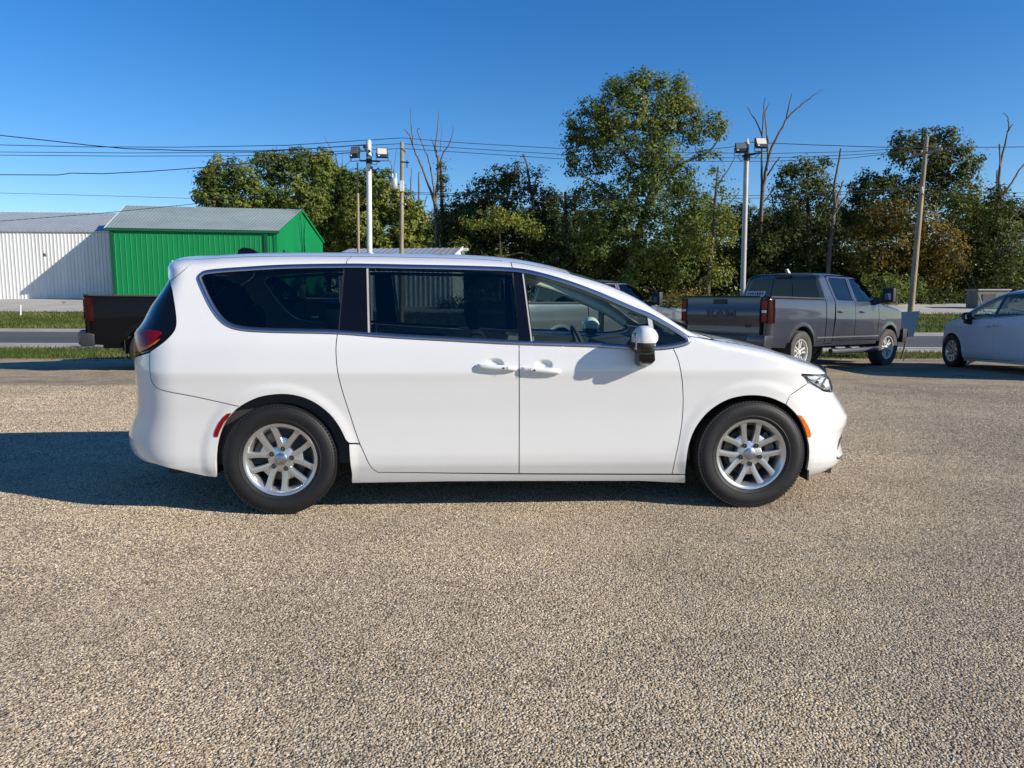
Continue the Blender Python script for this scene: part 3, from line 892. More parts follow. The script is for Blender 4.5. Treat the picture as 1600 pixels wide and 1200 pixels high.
tree('tree', 'bushy tree with a yellowing top behind the left end of the green roof', 76, 342,
     [(352, 288, 45, 34), (318, 308, 22, 16), (330, 285, 22, 20), (378, 275, 32, 28), (392, 308, 40, 26), (350, 315, 45, 20)],
     [[(342, 480, 7), (340, 400, 6), (338, 300, 3), (334, 262, 1.5)], [(340, 340, 3), (370, 290, 1.5)], [(340, 330, 3), (318, 300, 1.2)]], M['leaf_green'], .22, 7.5, group=G, seed=1)
tree('sapling', 'slim yellow leaved sapling standing up from the leftmost bushy tree', 75, 333,
     [(333, 262, 15, 17, .30, .6), (340, 250, 9, 9, .35, .6), (336, 285, 14, 14, .2, .6)], [[(337, 440, 2.2), (336, 330, 1.8), (334, 250, 1)]], M['leaf_olive'], .20, 6, group=G, seed=2)
tree('tree', 'tall round green tree rising behind the ridge of the green roof', 80, 450,
     [(440, 262, 50, 26), (410, 248, 22, 16), (470, 250, 46, 20), (500, 268, 26, 30), (455, 300, 60, 30), (430, 320, 60, 22), (480, 325, 40, 30)],
     [[(452, 480, 9), (450, 380, 8), (447, 300, 5), (440, 250, 2)], [(450, 330, 4), (480, 270, 2)], [(449, 330, 4), (418, 270, 2)]], M['leaf_green'], .22, 7.0, group=G, seed=3)
tree('tree', 'olive green tree beside the gable of the green building', 90, 515,
     [(508, 268, 25, 38, .05), (520, 300, 28, 50, .05), (500, 330, 45, 45, .05), (525, 360, 40, 45), (490, 300, 35, 30, .1), (470, 335, 35, 25, .05)],
     [[(515, 490, 8), (513, 400, 6), (510, 330, 2)]], M['leaf_olive'], .27, 7.0, group=G, seed=4)
tree('tree', 'dense dark green tree directly behind the two floodlight poles', 88, 565,
     [(545, 288, 28, 30), (560, 300, 38, 35), (575, 290, 30, 28), (600, 290, 24, 30), (560, 345, 45, 45)],
     [[(565, 490, 8), (565, 400, 6), (563, 340, 2)]], M['leaf_green'], .26, 7.0, group=G, seed=5)
tree('tree', 'sunlit olive tree sloping down to the right beyond the low shed roof', 84, 615,
     [(600, 320, 38, 40, .08), (560, 350, 40, 40, .06), (630, 330, 24, 40, .08), (640, 365, 32, 35, .1), (590, 375, 60, 28, .08), (665, 378, 24, 18, .12), (650, 345, 28, 36, .1), (676, 372, 20, 26, .1), (655, 400, 40, 25, .05), (540, 370, 35, 32, .05), (605, 410, 80, 30, .05)],
     [[(615, 490, 8), (615, 420, 6), (612, 370, 2)]], M['leaf_olive'], .25, 7.5, group=G, seed=6)
tree('dark_tree', 'dark leafy tree mass to the right of the bare tree and the low shed', 62, 770,
     [(735, 318, 30, 22, -.1), (765, 292, 36, 20, -.05), (792, 275, 32, 22), (780, 310, 50, 22, -.1), (730, 360, 32, 42, -.15), (715, 345, 22, 28, -.15), (850, 335, 30, 30, -.15), (865, 310, 24, 20, -.1), (760, 350, 60, 34, -.2), (830, 370, 50, 45, -.2), (870, 385, 40, 55, -.2), (770, 405, 90, 40, -.25), (722, 410, 40, 50, -.2)],
     [[(775, 490, 10), (775, 400, 8), (790, 320, 5), (800, 270, 2)], [(778, 380, 4), (745, 320, 2)], [(778, 390, 4), (840, 340, 3), (862, 310, 1.5)]], M['leaf_dark'], .19, 7.5, group=G, seed=7)
tree('vine_tree', 'broken trunk with reddish vine leaves rising above the dark tree mass', 60.5, 832,
     [(828, 283, 20, 22, .1, .8), (842, 272, 14, 12, .3, .7), (822, 300, 14, 16, -.1, .8), (808, 258, 9, 11, .5, .6), (838, 300, 20, 14, 0, .7)],
     [[(836, 480, 7), (834, 330, 5), (829, 300, 4.5), (824, 265, 3.5), (819, 241, 2.5)], [(834, 310, 3), (838, 290, 2.5), (848, 282, 1.5)], [(820, 248, 2), (815, 241, 1)]], M['leaf_purple'], .15, 8, M['dead_wood'], group=G, seed=8)
tree('shrub', 'brownish olive bush in front of the dark tree mass', 56, 775,
     [(770, 335, 26, 14, .25), (800, 338, 30, 16, .1), (745, 348, 28, 14, .1), (830, 352, 22, 22, .2), (840, 365, 12, 14, .3), (785, 352, 50, 14, 0, .8), (780, 398, 16, 14, .3, .9), (770, 405, 22, 10, .3, .9), (720, 385, 16, 18, .1)],
     [[(780, 480, 4), (782, 400, 3), (780, 345, 1.5)], [(790, 400, 2), (815, 395, 2), (832, 400, 1.5)]], M['leaf_olive'], .15, 7, group=G, seed=9, cat='shrub', crown='foliage')
tree('tree', 'vine wrapped pole like trunk left of the tallest tree', 58, 884,
     [(884, 330, 12, 26, -.1, .7), (878, 370, 16, 26, -.1, .7), (895, 320, 22, 14, 0, .8)],
     [[(884, 480, 7), (884, 400, 6), (884, 340, 5), (883, 300, 4)]], M['leaf_dark'], .16, 7, group=G, seed=10)
tree('tallest_tree', 'tallest broad tree with yellow green leaves in the middle of the photo', 56, 985,
     [(1000, 128, 26, 22, .08), (985, 145, 32, 26, .1), (958, 140, 24, 24, .05), (1030, 140, 22, 24, .1), (1060, 140, 22, 26, .12), (1072, 160, 24, 24, .30), (1050, 165, 30, 22, .25), (925, 172, 30, 22, .1), (940, 185, 24, 18, .25), (893, 188, 16, 15, -.05), (900, 210, 22, 26, -.05), (985, 180, 50, 32, .12), (1030, 190, 40, 30, .15), (935, 205, 40, 24, .1), (1080, 195, 22, 28, .1), (1020, 215, 26, 18, .3), (960, 225, 50, 26, .0), (1020, 240, 55, 30, .05), (898, 250, 18, 22, -.1), (905, 270, 20, 14, -.1, .8), (940, 255, 34, 22, -.05, .8), (1110, 192, 22, 20, .12), (1125, 205, 18, 16, .2), (1085, 215, 20, 18, .0, .8), (1100, 242, 26, 10, .05, .7), (1000, 280, 50, 28, -.05), (1060, 278, 34, 34, .0), (935, 300, 38, 20, -.05), (905, 305, 22, 16, 0, .8), (1000, 320, 55, 38, -.1), (1075, 320, 45, 36, .05), (950, 345, 50, 40, -.2), (1080, 365, 46, 38, .05), (1030, 375, 50, 45, -.1), (930, 385, 40, 40, -.15), (1000, 405, 22, 36, .3), (985, 440, 30, 34, .15), (1050, 420, 45, 36, -.1)],
     [[(975, 490, 16), (985, 420, 14), (995, 370, 13), (1012, 320, 11), (1022, 270, 8), (1015, 200, 5), (1002, 140, 2)], [(1015, 310, 8), (1060, 260, 5), (1110, 235, 3), (1125, 210, 1.2)], [(1018, 280, 6), (975, 240, 4), (935, 190, 2), (920, 175, 1)], [(1005, 345, 6), (950, 300, 4), (905, 270, 1.6)], [(1018, 260, 5), (1045, 200, 3), (1062, 150, 1.2)], [(1105, 480, 8), (1108, 420, 6), (1112, 380, 5), (1120, 330, 3)]],
     M['leaf_green'], .165, 9.5, group=G, seed=11)
tree('thin_tree', 'thin half bare tree just left of the right floodlight pole', 53, 1112,
     [(1118, 275, 18, 22, .15, .5), (1135, 300, 18, 20, .1, .6), (1125, 345, 26, 34, .05), (1140, 360, 20, 26, .15, .7), (1100, 385, 26, 28, .15), (1115, 425, 30, 30, .1, .6)],
     [[(1104, 485, 6), (1108, 420, 6), (1114, 370, 5), (1118, 310, 4), (1122, 260, 2)], [(1116, 350, 3), (1138, 320, 2.4), (1155, 300, 1.2)], [(1120, 290, 2.5), (1140, 262, 1.4), (1148, 245, .8)], [(1115, 380, 2), (1135, 385, 1.4), (1148, 360, .8)]], M['leaf_olive'], .15, 9, M['bark'], group=G, seed=12)
tree('bare_tree', 'bare forked dead tree with a long limb leaning right above the right floodlights', 60, 1186, [],
     [[(1186, 485, 7), (1189, 320, 6), (1195, 280, 5.5), (1200, 250, 4.5), (1210, 222, 4), (1222, 200, 3), (1230, 184, 2.6), (1245, 170, 2.2), (1262, 156, 1.8), (1279, 144, 1)], [(1228, 188, 2.4), (1232, 168, 2), (1238, 146, 1)], [(1190, 310, 4.5), (1190, 260, 3.2), (1191, 215, 2.6), (1193, 180, 2), (1194, 160, 1.4), (1196, 152, .8)], [(1191, 214, 2.4), (1184, 195, 2), (1175, 180, 1.5), (1167, 166, 1)], [(1199, 260, 2.6), (1199, 210, 2.2), (1195, 180, 1.8), (1202, 161, .9)], [(1199, 275, 3), (1208, 260, 2.2), (1219, 245, 1.6)], [(1190, 320, 2.6), (1205, 300, 1.8), (1213, 288, 1)]],
     None, bark=M['dead_wood'], group=G, seed=13)
tree('tree', 'dark green tree with a pale trunk right of the right floodlight pole', 57, 1262,
     [(1245, 262, 30, 18, .1), (1275, 262, 20, 16, .15), (1225, 282, 22, 20, .05), (1290, 255, 12, 10, .2), (1265, 290, 42, 26), (1230, 315, 30, 30, -.05), (1285, 310, 26, 32, -.05), (1255, 350, 55, 40, -.15), (1215, 370, 36, 40, -.2), (1290, 385, 40, 45, -.25), (1240, 420, 60, 45, -.3), (1185, 400, 36, 55, -.25)],
     [[(1264, 490, 7), (1264, 400, 6), (1262, 330, 5), (1262, 285, 4), (1258, 250, 1.5)], [(1262, 300, 3), (1285, 265, 1.4)]], M['leaf_dark'], .165, 8, M['dead_wood'], group=G, seed=14)
tree('dead_trunk', 'pale bare dead trunk with a V fork between two dark green trees', 55, 1300, [],
     [[(1290, 490, 7), (1296, 400, 7), (1304, 326, 4.5), (1304, 290, 4), (1309, 262, 3.6), (1314, 232, 2.6)], [(1304, 326, 4), (1311, 302, 3.2), (1318, 282, 2.2)], [(1300, 340, 4), (1320, 308, 2.2), (1333, 286, 1.2)]], None, bark=M['dead_wood'], group=G, seed=15)
tree('tree', 'tall tree with a windswept rounded top behind the leaning utility pole', 60, 1440,
     [(1412, 222, 24, 20), (1445, 220, 22, 22), (1475, 208, 20, 18), (1490, 230, 30, 18, .05), (1445, 250, 40, 24), (1405, 245, 22, 20), (1480, 262, 44, 28), (1525, 248, 18, 8, .05, .8), (1510, 272, 24, 18, .05, .8), (1370, 280, 36, 22), (1345, 295, 20, 20), (1390, 305, 50, 30, -.05), (1445, 300, 50, 34, .0), (1495, 310, 36, 34, .1), (1340, 330, 35, 30, -.15)],
     [[(1445, 490, 10), (1442, 380, 8), (1440, 300, 6), (1446, 230, 2)], [(1441, 320, 4), (1480, 270, 2.5), (1490, 225, 1.2)], [(1441, 330, 4), (1400, 290, 2), (1375, 275, 1.2)]], M['leaf_dark'], .19, 7.8, group=G, seed=16)
tree('autumn_tree', 'rounded rusty brown autumn tree behind the leaning utility pole', 53, 1420,
     [(1385, 330, 36, 22, .1), (1420, 345, 45, 30, .1), (1360, 355, 36, 30), (1450, 370, 46, 36, .1), (1395, 385, 55, 36), (1480, 395, 32, 40, .15), (1470, 420, 40, 36, .1), (1430, 425, 46, 36), (1350, 395, 36, 36, -.1)],
     [[(1422, 490, 7), (1422, 420, 5), (1418, 350, 2)]], M['leaf_autumn'], .15, 9, group=G, seed=17)
tree('tree', 'olive brown tree between the autumn tree and the right edge', 56, 1505,
     [(1490, 330, 30, 24, .05), (1515, 300, 24, 24, .1), (1530, 320, 24, 22, .1), (1500, 360, 34, 32), (1520, 390, 34, 40, -.1)],
     [[(1516, 490, 6), (1512, 400, 5), (1500, 350, 4), (1494, 325, 3)], [(1528, 400, 4), (1526, 340, 3), (1530, 300, 1.5)]], M['leaf_olive'], .155, 7.5, group=G, seed=18)
tree('vine_tree', 'dead limbed tree at the right edge smothered in dark vines', 54, 1556,
     [(1560, 300, 20, 14, 0), (1555, 330, 24, 34, -.1), (1575, 340, 20, 36, .1), (1540, 365, 26, 40, -.2), (1555, 400, 36, 46, -.25), (1530, 430, 30, 40, -.2), (1562, 440, 40, 40, -.2)],
     [[(1556, 490, 8), (1558, 380, 7), (1561, 280, 4.5), (1565, 250, 3.4), (1572, 220, 2.6), (1576, 200, 2), (1575, 185, 1.4), (1568, 176, .8)], [(1574, 206, 2), (1582, 194, 1.2)], [(1563, 262, 2.4), (1561, 225, 2)], [(1558, 300, 2), (1557, 266, 1.6)], [(1562, 310, 4), (1578, 290, 3), (1590, 270, 2.4), (1602, 254, 2)], [(1560, 410, 4), (1585, 380, 3), (1610, 370, 2.5)], [(1562, 390, 3), (1580, 340, 2.5), (1606, 318, 2)]],
     M['leaf_dark'], .16, 8, M['dead_wood'], group=G, seed=19)
tree('tree', 'bright yellow green tree cut by the right edge of the photo', 58, 1605,
     [(1590, 395, 30, 36, .15), (1610, 420, 36, 36, .2), (1580, 440, 36, 30, .1), (1640, 390, 50, 50, .1), (1620, 455, 50, 24, .05)],
     [[(1605, 490, 7), (1606, 420, 5), (1612, 380, 2)]], M['leaf_olive'], .16, 8, group=G, seed=20)
tree('bare_tree', 'bare dead tree with upright branches right of the utility pole', 64, 682, [],
     [[(682, 485, 8), (682, 360, 6), (680, 320, 6), (684, 290, 5), (685, 255, 4), (681, 232, 2.6), (684, 200, 1.6), (686, 172, .8)], [(681, 322, 5), (670, 290, 3.6), (658, 258, 3), (648, 236, 2.6), (640, 212, 2), (632, 202, 1.2)], [(645, 226, 2), (643, 200, 1.4), (641, 170, .8)], [(679, 318, 3.6), (676, 285, 2.6), (670, 250, 2.2), (660, 225, 1.8), (652, 205, 1.2), (655, 200, .8)], [(686, 262, 2.8), (692, 240, 2.2), (702, 225, 1.6), (708, 205, 1), (706, 195, .6)], [(682, 245, 2), (678, 228, 1.6), (673, 215, .9)], [(688, 235, 1.6), (690, 210, 1), (689, 192, .6)], [(684, 300, 1.6), (690, 285, 1), (700, 280, .6)]],
     None, bark=M['dead_wood'], group=G, seed=21)
tree('vine_tree', 'dark vine clad trunk hugging the right side of the bare dead tree', 62.5, 694,
     [(692, 290, 4, 26, -.2), (692, 340, 6, 30, -.2), (693, 390, 8, 36, -.2), (690, 258, 4, 10, -.1)], [[(694, 485, 8), (692, 380, 6), (690, 300, 5), (688, 252, 3)]], M['leaf_dark'], .12, 22, group=G, seed=22)
tree('bare_snag', 'pair of short bare snags just right of the utility pole', 92, 645, [],
     [[(646, 480, 3), (645, 340, 3), (642, 300, 2.2), (643, 262, 1.2)], [(654, 380, 3), (655, 320, 3), (654, 280, 2.4), (655, 268, 1.6)], [(655, 345, 2), (662, 325, 1.6), (667, 306, 2)]], None, bark=M['dead_wood'], group=G, seed=23)
tree('bare_sapling', 'thin leaning bare sapling above the olive tree left of the floodlights', 93, 530, [],
     [[(532, 400, 2.4), (528, 262, 1.6), (518, 235, 1.3), (507, 213, .8)], [(536, 300, 2), (535, 262, 1.2), (535, 236, .7)], [(535, 262, 1.2), (548, 250, .8), (541, 236, .6)]], None, bark=M['dead_wood'], group=G, seed=24)
tree('bare_sapling', 'leafless spindly sapling between the floodlights and the utility pole', 94, 614, [],
     [[(614, 400, 2), (613, 270, 1.4), (607, 250, .9), (604, 238, .6)], [(614, 275, 1.2), (618, 245, .8), (620, 232, .5)]], None, bark=M['dead_wood'], group=G, seed=25)
tree('reed_bed', 'bright green reeds at the tree edge behind the grey pickup mirror', 49.5, 1385,
     [(1370, 440, 30, 16, .1), (1400, 440, 24, 18, .12), (1390, 458, 40, 14, 0), (1345, 455, 30, 14, -.05), (1430, 450, 26, 16, 0)],
     [[(1398, 485, 1.6), (1404, 450, 1.4), (1410, 430, 1)], [(1390, 485, 1.4), (1386, 450, 1.2), (1383, 432, .8)]], M['leaf_green'], .13, 12, M['pole_wood'], seed=26, cat='reeds', crown='foliage')
tree('dry_weeds', 'pale dry weeds behind the tailgate of the grey pickup', 46, 1075,
     [(1062, 462, 24, 8, .3), (1085, 460, 20, 7, .25), (1045, 470, 20, 7, .2), (1110, 468, 20, 7, .1)], [], M['leaf_autumn'], .10, 16, seed=27, cat='weeds', crown='foliage')
# undergrowth along the whole far edge: one mass
def undergrowth(name, spans, Y, mat, seed, dens=5.5, size=.17):
    r = np.random.default_rng(seed); lob = []
    for (x0, x1, y0) in spans:
        x = x0
        while x < x1:
            h = r.uniform(14, 26); lob.append((x, y0 + r.uniform(-6, 8) + 10, r.uniform(18, 30), h, r.normal(-.16, .1))); x += r.uniform(14, 22)
    V, T = lobes_to_leaves(lob, Y, r, size, dens, 1.2)
    o = leaf_object(name, V, T, mat); o['kind'] = 'stuff'
undergrowth('undergrowth', [(690, 1720, 470), (690, 1720, 458), (680, 1720, 440), (690, 1640, 415), (700, 1600, 395)], 58, M['leaf_dark'], 40)
undergrowth('woods', [(690, 1000, 352), (690, 960, 330), (880, 1180, 400), (690, 1190, 380), (690, 1190, 425), (1060, 1190, 345), (1090, 1170, 320), (1170, 1420, 350), (1170, 1560, 385), (1190, 1560, 420), (1180, 1250, 330), (1290, 1400, 335), (1470, 1660, 350), (1520, 1660, 320)], 68, M['leaf_dark'], 44, 8.0, .16)
undergrowth('undergrowth', [(690, 1370, 470)], 48.5, M['leaf_dark'], 47, 9, .12)
undergrowth('undergrowth', [(310, 720, 430), (320, 720, 400), (310, 720, 460), (330, 700, 375)], 95, M['leaf_dark'], 41, 3.5, .22)
undergrowth('undergrowth', [(1290, 1560, 462)], 51.5, M['leaf_dark'], 42, 8, .12)
# ---------------------------------------------------------------- wheels
def make_wheel(parent, c, sign, rot=0.0, R=.366, wid=.235, rim=.230, style='y', steer=0.0, tyre_mat='tyre', metal='alloy', cal=60):
    """Wheel with its outer face towards -y (sign=-1) or +y (sign=+1)."""
    w = bpy.data.objects.new('wheel', None); COL.objects.link(w); w.parent = parent
    w.location = c; w.rotation_euler = (0, 0, (PI if sign > 0 else 0) + steer); w.empty_display_size = .1
    h = wid / 2
    mb = MB()
    prof = [(rim - .002, -h * .72), (rim + .012, -h * .93), (rim + .030, -h * 1.0), (rim + .034, -h * .985), (rim + .050, -h * 1.02), (rim + (R - rim) * .52, -h * 1.05),
            (rim + (R - rim) * .70, -h * 1.035), (R - .030, -h * .98), (R - .027, -h * .985), (R - .012, -h * .90), (R - .004, -h * .76)]
    for g in (-.42, 0, .42): prof += [(R, h * (g - .06)), (R - .008, h * (g - .05)), (R - .008, h * (g + .05)), (R, h * (g + .06))]
    prof += [(R - .004, h * .76), (R - .03, h * .98), (rim + .03, h), (rim - .002, h * .72)]
    mb.lathe(prof, 72, axis='y')
    n = 96
    for i in range(n):
        a = 2 * PI * i / n
        for sg in (-1, 1):
            ca, sa = math.cos(a), math.sin(a)
            Mx = Matrix(((ca, 0, -sa), (0, 1, 0), (sa, 0, ca)))
            mb.box(((R - .0160) * ca, sg * h * .81, (R - .0160) * sa), (.022, h * .26, .0188), Mx)
    mb.build('tyre', M[tyre_mat], w, smooth=35)
    # rim: barrel and lip
    mb = MB()
    mb.lathe([(rim - .004, h * .85), (rim - .03, h * .7), (rim - .036, -h * .55), (rim - .020, -h * .74), (rim - .016, -h * .83), (rim - .008, -h * .90), (rim + .006, -h * .92), (rim + .010, -h * .88), (rim + .002, -h * .70)], 72, axis='y')
    yh, yr = -h * .66, -h * .80
    if style == 'y':
        for k in range(5):
            a0 = rot + 72 * k
            for s in (-1, 1):
                rings = []
                for r, da, wd, dp in ((.045, 7, .044, .03), (.080, 11, .046, .034), (.112, 14.5, .042, .034), (.148, 18.0, .040, .032), (.180, 20.3, .040, .032), (rim - .010, 22.0, .050, .032)):
                    a = math.radians(a0 + s * da); t = (r - .04) / (rim - .052)
                    y = yh + (yr - yh) * t**1.5
                    ca, sa = math.cos(a), math.sin(a); q = []
                    for (tx, dy) in ((-.5, dp), (-.52, .010), (-.42, 0), (-.14, -.0015), (.14, -.0015), (.42, 0), (.52, .010), (.5, dp)):
                        q.append((r * ca - tx * wd * sa, y + dy, r * sa + tx * wd * ca))
                    rings.append(q)
                mb.loft(rings)
        for k in range(5):
            rings = []
            for r, da in ((.05, 8), (.09, 12), (.120, 15), (.146, 16.5)):
                t = (r - .04) / (rim - .052); y = yh + (yr - yh) * t**1.5 + .003; q = []
                for s, dy in ((-1, 0), (1, 0), (1, .03), (-1, .03)):
                    a = math.radians(rot + 72 * k + s * da); q.append((r * math.cos(a), y + dy + (.010 if r > .14 else 0), r * math.sin(a)))
                rings.append(q)
            mb.loft(rings)
        mb.lathe([(0, yh - .003), (.070, yh - .003), (.086, yh + .006), (.090, yh + .04)], 40, axis='y')
    else:
        for k in range(5):
            a0 = rot + 72 * k
            for s in (-1, 1):
                rings = []
                for r, da, wd in ((.05, 14, .045), (.11, 13, .036), (.17, 12, .036), (rim - .012, 12.5, .046)):
                    a = math.radians(a0 + s * da); ca, sa = math.cos(a), math.sin(a); q = []
                    for (tx, dy) in ((-.5, .04), (-.5, .008), (-.3, 0), (.3, 0), (.5, .008), (.5, .04)):
                        q.append((r * ca - tx * wd * sa, yh + dy, r * sa + tx * wd * ca))
                    rings.append(q)
                mb.loft(rings)
        mb.lathe([(0, yh - .004), (.075, yh - .004), (.085, yh + .01), (.085, yh + .05)], 40, axis='y')
    mb.build('rim', M[metal], w, smooth=38)
    mb = MB(); mb.lathe([(0, yh - .013), (.034, yh - .0125), (.040, yh - .008), (.040, yh + .01)], 28, axis='y'); cap = mb.build('centre_cap', M['satin_chrome'] if style == 'y' else M[metal], w, smooth=40)
    if style == 'y':
        for s in (-1, 1):
            mb = MB(); a = math.radians(rot + 40); ca, sa = math.cos(a), math.sin(a)
            pts = [(s * u * ca - v * sa, s * u * sa + v * ca) for u, v in ((.003, -.004), (.024, -.003), (.027, .001), (.016, .006), (.003, .005))]
            mb.loft([[(x, yh - .0125, z) for x, z in pts], [(x, yh - .0165, z) for x, z in pts]]); mb.build('wing_badge', M['chrome'], w)
    for k in range(5):
        a = math.radians(rot + 72 * k); r = .068; yn = yh - .0085
        mb = MB(); mb.lathe([(.0165, yn - .0025), (.0135, yn + .002), (.0125, yn + .012)], 14, axis='y', c=(r * math.cos(a), 0, r * math.sin(a)))
        mb.lathe([(.0125, yn + .004), (0, yn + .004)], 14, axis='y', c=(r * math.cos(a), 0, r * math.sin(a))); mb.lathe([(0, yn - .004), (.006, yn - .003), (.0075, yn + .004)], 6, axis='y', c=(r * math.cos(a), 0, r * math.sin(a)))
        mb.build('lug_nut', M['grey_plastic'], w, smooth=30)
    mb = MB(); mb.lathe([(0, -.010), (.155, -.010), (.158, -.005), (.158, .018), (0, .018)], 48, axis='y'); mb.lathe([(.085, -.035), (.085, -.01)], 30, axis='y'); mb.lathe([(0, -.036), (.085, -.036)], 30, axis='y')
    mb.build('brake_disc', M['iron'], w, smooth=40)
    mb = MB()
    for k in range(4):
        a = math.radians(cal - 24 + k * 16); ca, sa = math.cos(a), math.sin(a)
        mb.box((.150 * ca, -.012, .150 * sa), (.065, .075, .05), Matrix(((ca, 0, -sa), (0, 1, 0), (sa, 0, ca))))
    mb.build('caliper', M['iron'], w, bevel=.006)
    mb = MB(); mb.lathe([(0, .05), (rim - .04, .05)], 30, axis='y'); mb.build('dust_shield', M['black_plastic'], w)
    return w

# ---------------------------------------------------------------- white minivan
van = thing('minivan', 'white minivan parked side on in the middle of the gravel lot, sun on its side', 'minivan', (VAN_O[0], VAN_O[1], 0), VAN_TH)
SK = VAN
def S(pts, k=0):
    p = smooth_path(pts, k) if k else np.asarray(pts, float)
    return np.array([van_side(a, b) for a, b in p])
TC = .40                                             # the side chart stops where the roof turns over
def ztc(s): return SK.zt(s) - TC * SK.hh(s)
def topcut(s0, s1, n=40):
    s = np.linspace(s0, s1, n); return np.stack([s, ztc(s)], -1)
CF = .50
def rearcut(z0, z1, n=24):
    z = np.linspace(z0, z1, n); return np.stack([SK.cut_rear(z, CF), z], -1)
def frontcut(z0, z1, n=24):
    z = np.linspace(z0, z1, n); return np.stack([SK.cut_front(z, CF), z], -1)
def vstep(s):
    s = np.asarray(s, float)
    return .022 - .011 * sstep(1.75, 2.15, s) - .013 * sstep(2.05, 2.45, -s)
LS = side_lift(SK)
cat_ = lambda *a: np.vstack(a)
T_out = S([(311, 428), (320, 423), (345, 420), (380, 417.5), (430, 414.5), (480, 413), (541, 412.3), (575, 412.5), (650, 414), (725, 415.5), (800.5, 418.5), (842, 425.5), (892, 440), (942, 459), (992, 480.5), (1018, 491), (1055, 512), (1074.5, 525)], 3)
tip = S([(1074.5, 525), (1078.5, 531), (1077, 536), (1069, 540.5), (1052, 544.5)], 3)
B_out = S([(1052, 544.5), (1025, 547), (970, 545), (917, 542), (811, 538.8), (700, 533), (600, 527.5), (527, 522), (430, 519.8), (385, 517.5), (365, 514)], 3)
R_out = S([(365, 514), (352, 508), (340, 497), (327, 478), (315, 453), (308.5, 437), (308.3, 431.5), (311, 428)], 3)
def upto(path, s, side):        # part of a path with s below / above a value
    return path[path[:, 0] <= s] if side < 0 else path[path[:, 0] >= s]
dlo = clean_poly(cat_(T_out, tip[1:], B_out[1:], R_out[1:-1]))
A_r = S([(540, 687.5), (530, 667.5), (515, 647.5), (492.5, 630), (467.5, 619.5), (440, 616), (410, 619.5), (390, 627), (375, 635.5)], 3)
A_r2 = S([(375, 635.5), (366, 643), (350, 662.5), (340, 690), (337, 720), (339, 746)], 3)
seam_b = S([(375, 635.5), (305, 620), (258, 611), (243, 604), (236, 592.5), (233.5, 570), (234.5, 549.5)], 3)
lampE = S([(234.5, 549.5), (255, 535), (270, 520), (275, 507), (274, 487.5), (269, 455), (265, 440)], 3)
seam_s = S([(265, 440), (290, 420), (306, 402.6)], 3)
sl_rear = S([(527, 522), (525, 540), (525.3, 560), (527.5, 580), (532.5, 602.5), (540, 627.5), (547.5, 650), (554.5, 672), (562, 693)], 3)
sl_rear2 = S([(562, 693), (570, 710.5), (579, 729), (590, 738)], 3)
up1 = S([(541, 412.3), (541.8, 408), (544, 404.5), (549, 401.5)], 3)
up2 = S([(784, 404), (793, 406), (798, 410), (800.5, 418.5)], 3)
bpil = S([(811, 538.8), (811.3, 595), (811.3, 670), (811, 740)], 3)
d_front = S([(1052, 544.5), (1060.5, 565), (1066, 595.5), (1067.4, 626), (1066, 656), (1062, 683.5), (1056.4, 711), (1050, 740.7)], 3)
A_f = S([(1228, 632), (1203.5, 621.6), (1179, 618), (1154, 620), (1132, 627), (1110, 641), (1093.5, 659), (1082.5, 678), (1075.6, 700), (1072, 727.5), (1071, 741)], 3)
A_f2 = S([(1258, 747), (1263, 722), (1264, 700), (1260, 681), (1253, 661.5), (1242, 645), (1228, 632)], 3)
seam_f = S([(1262.6, 598), (1247, 609), (1234, 618), (1228, 632)])
P1 = S([(1083, 512)])[0]
def both(name, pieces, mat, parent=None, **kw):
    kw.setdefault('step', vstep)
    p = merge(*[panel(q, LS, **kw) for q in pieces])
    return build_panel(name, p, mat, parent or van), build_panel(name, mirror(p), mat, parent or van)
WP = M['white_paint']; FL_ = dict(flange=.03, fdir=(0, 1, 0))
dfine = np.array([(a, b) for a in np.arange(-.25, .25, .011) for b in np.arange(.92, 1.04, .011)])
s_u1, s_u2 = up1[-1, 0], up2[0, 0]
T_rear, T_mid, T_fr = upto(T_out, up1[0, 0] - 1e-3, -1), T_out[(T_out[:, 0] > up1[0, 0] + 1e-3) & (T_out[:, 0] < up2[-1, 0] - 1e-3)], upto(T_out, up2[-1, 0] + 1e-3, 1)
B_rear, B_mid, B_fr = upto(B_out, sl_rear[0, 0] - 1e-3, -1), B_out[(B_out[:, 0] > sl_rear[0, 0] + 1e-3) & (B_out[:, 0] < bpil[0, 0] - 1e-3)], upto(B_out, bpil[0, 0] + 1e-3, 1)
quarter = cat_(topcut(seam_s[-1, 0], s_u1), up1[::-1], T_rear[::-1], R_out[::-1][1:-1], B_rear[::-1], sl_rear, S([(545, 692.3)]), A_r, seam_b[1:], lampE[1:], seam_s[1:-1])
both('quarter_panel', [quarter], WP, **FL_)
slider_lo = cat_(B_mid, sl_rear, sl_rear2[1:], bpil[::-1])
slider_up = cat_(topcut(s_u1, s_u2), up2, T_mid[::-1], up1)
sd = both('sliding_door', [slider_lo, slider_up], WP, extra=dfine, **FL_)
fd = both('front_door', [cat_(bpil, d_front[::-1], B_fr)], WP, extra=dfine, **FL_)
both('roof_rail', [cat_(topcut(s_u2, P1[0]), T_fr[::-1], up2[::-1])], WP, **FL_)
hl_top = S([(1253, 584.5), (1291.5, 584)])
fender = cat_(topcut(P1[0], 2.10), np.array([[2.13, .90]]), hl_top[::-1], seam_f, A_f[1:], d_front[::-1], tip[::-1][1:])
both('fender', [fender], WP, **FL_)
rocker = cat_(S([(545, 693.5), (562, 694.2)]), sl_rear2[1:], S([(811, 741), (1050, 741.8), (1071, 742), (1071, 755), (1000, 751.8), (811, 752), (700, 752.5), (549.5, 755), (549.5, 740), (546, 712.5)]))
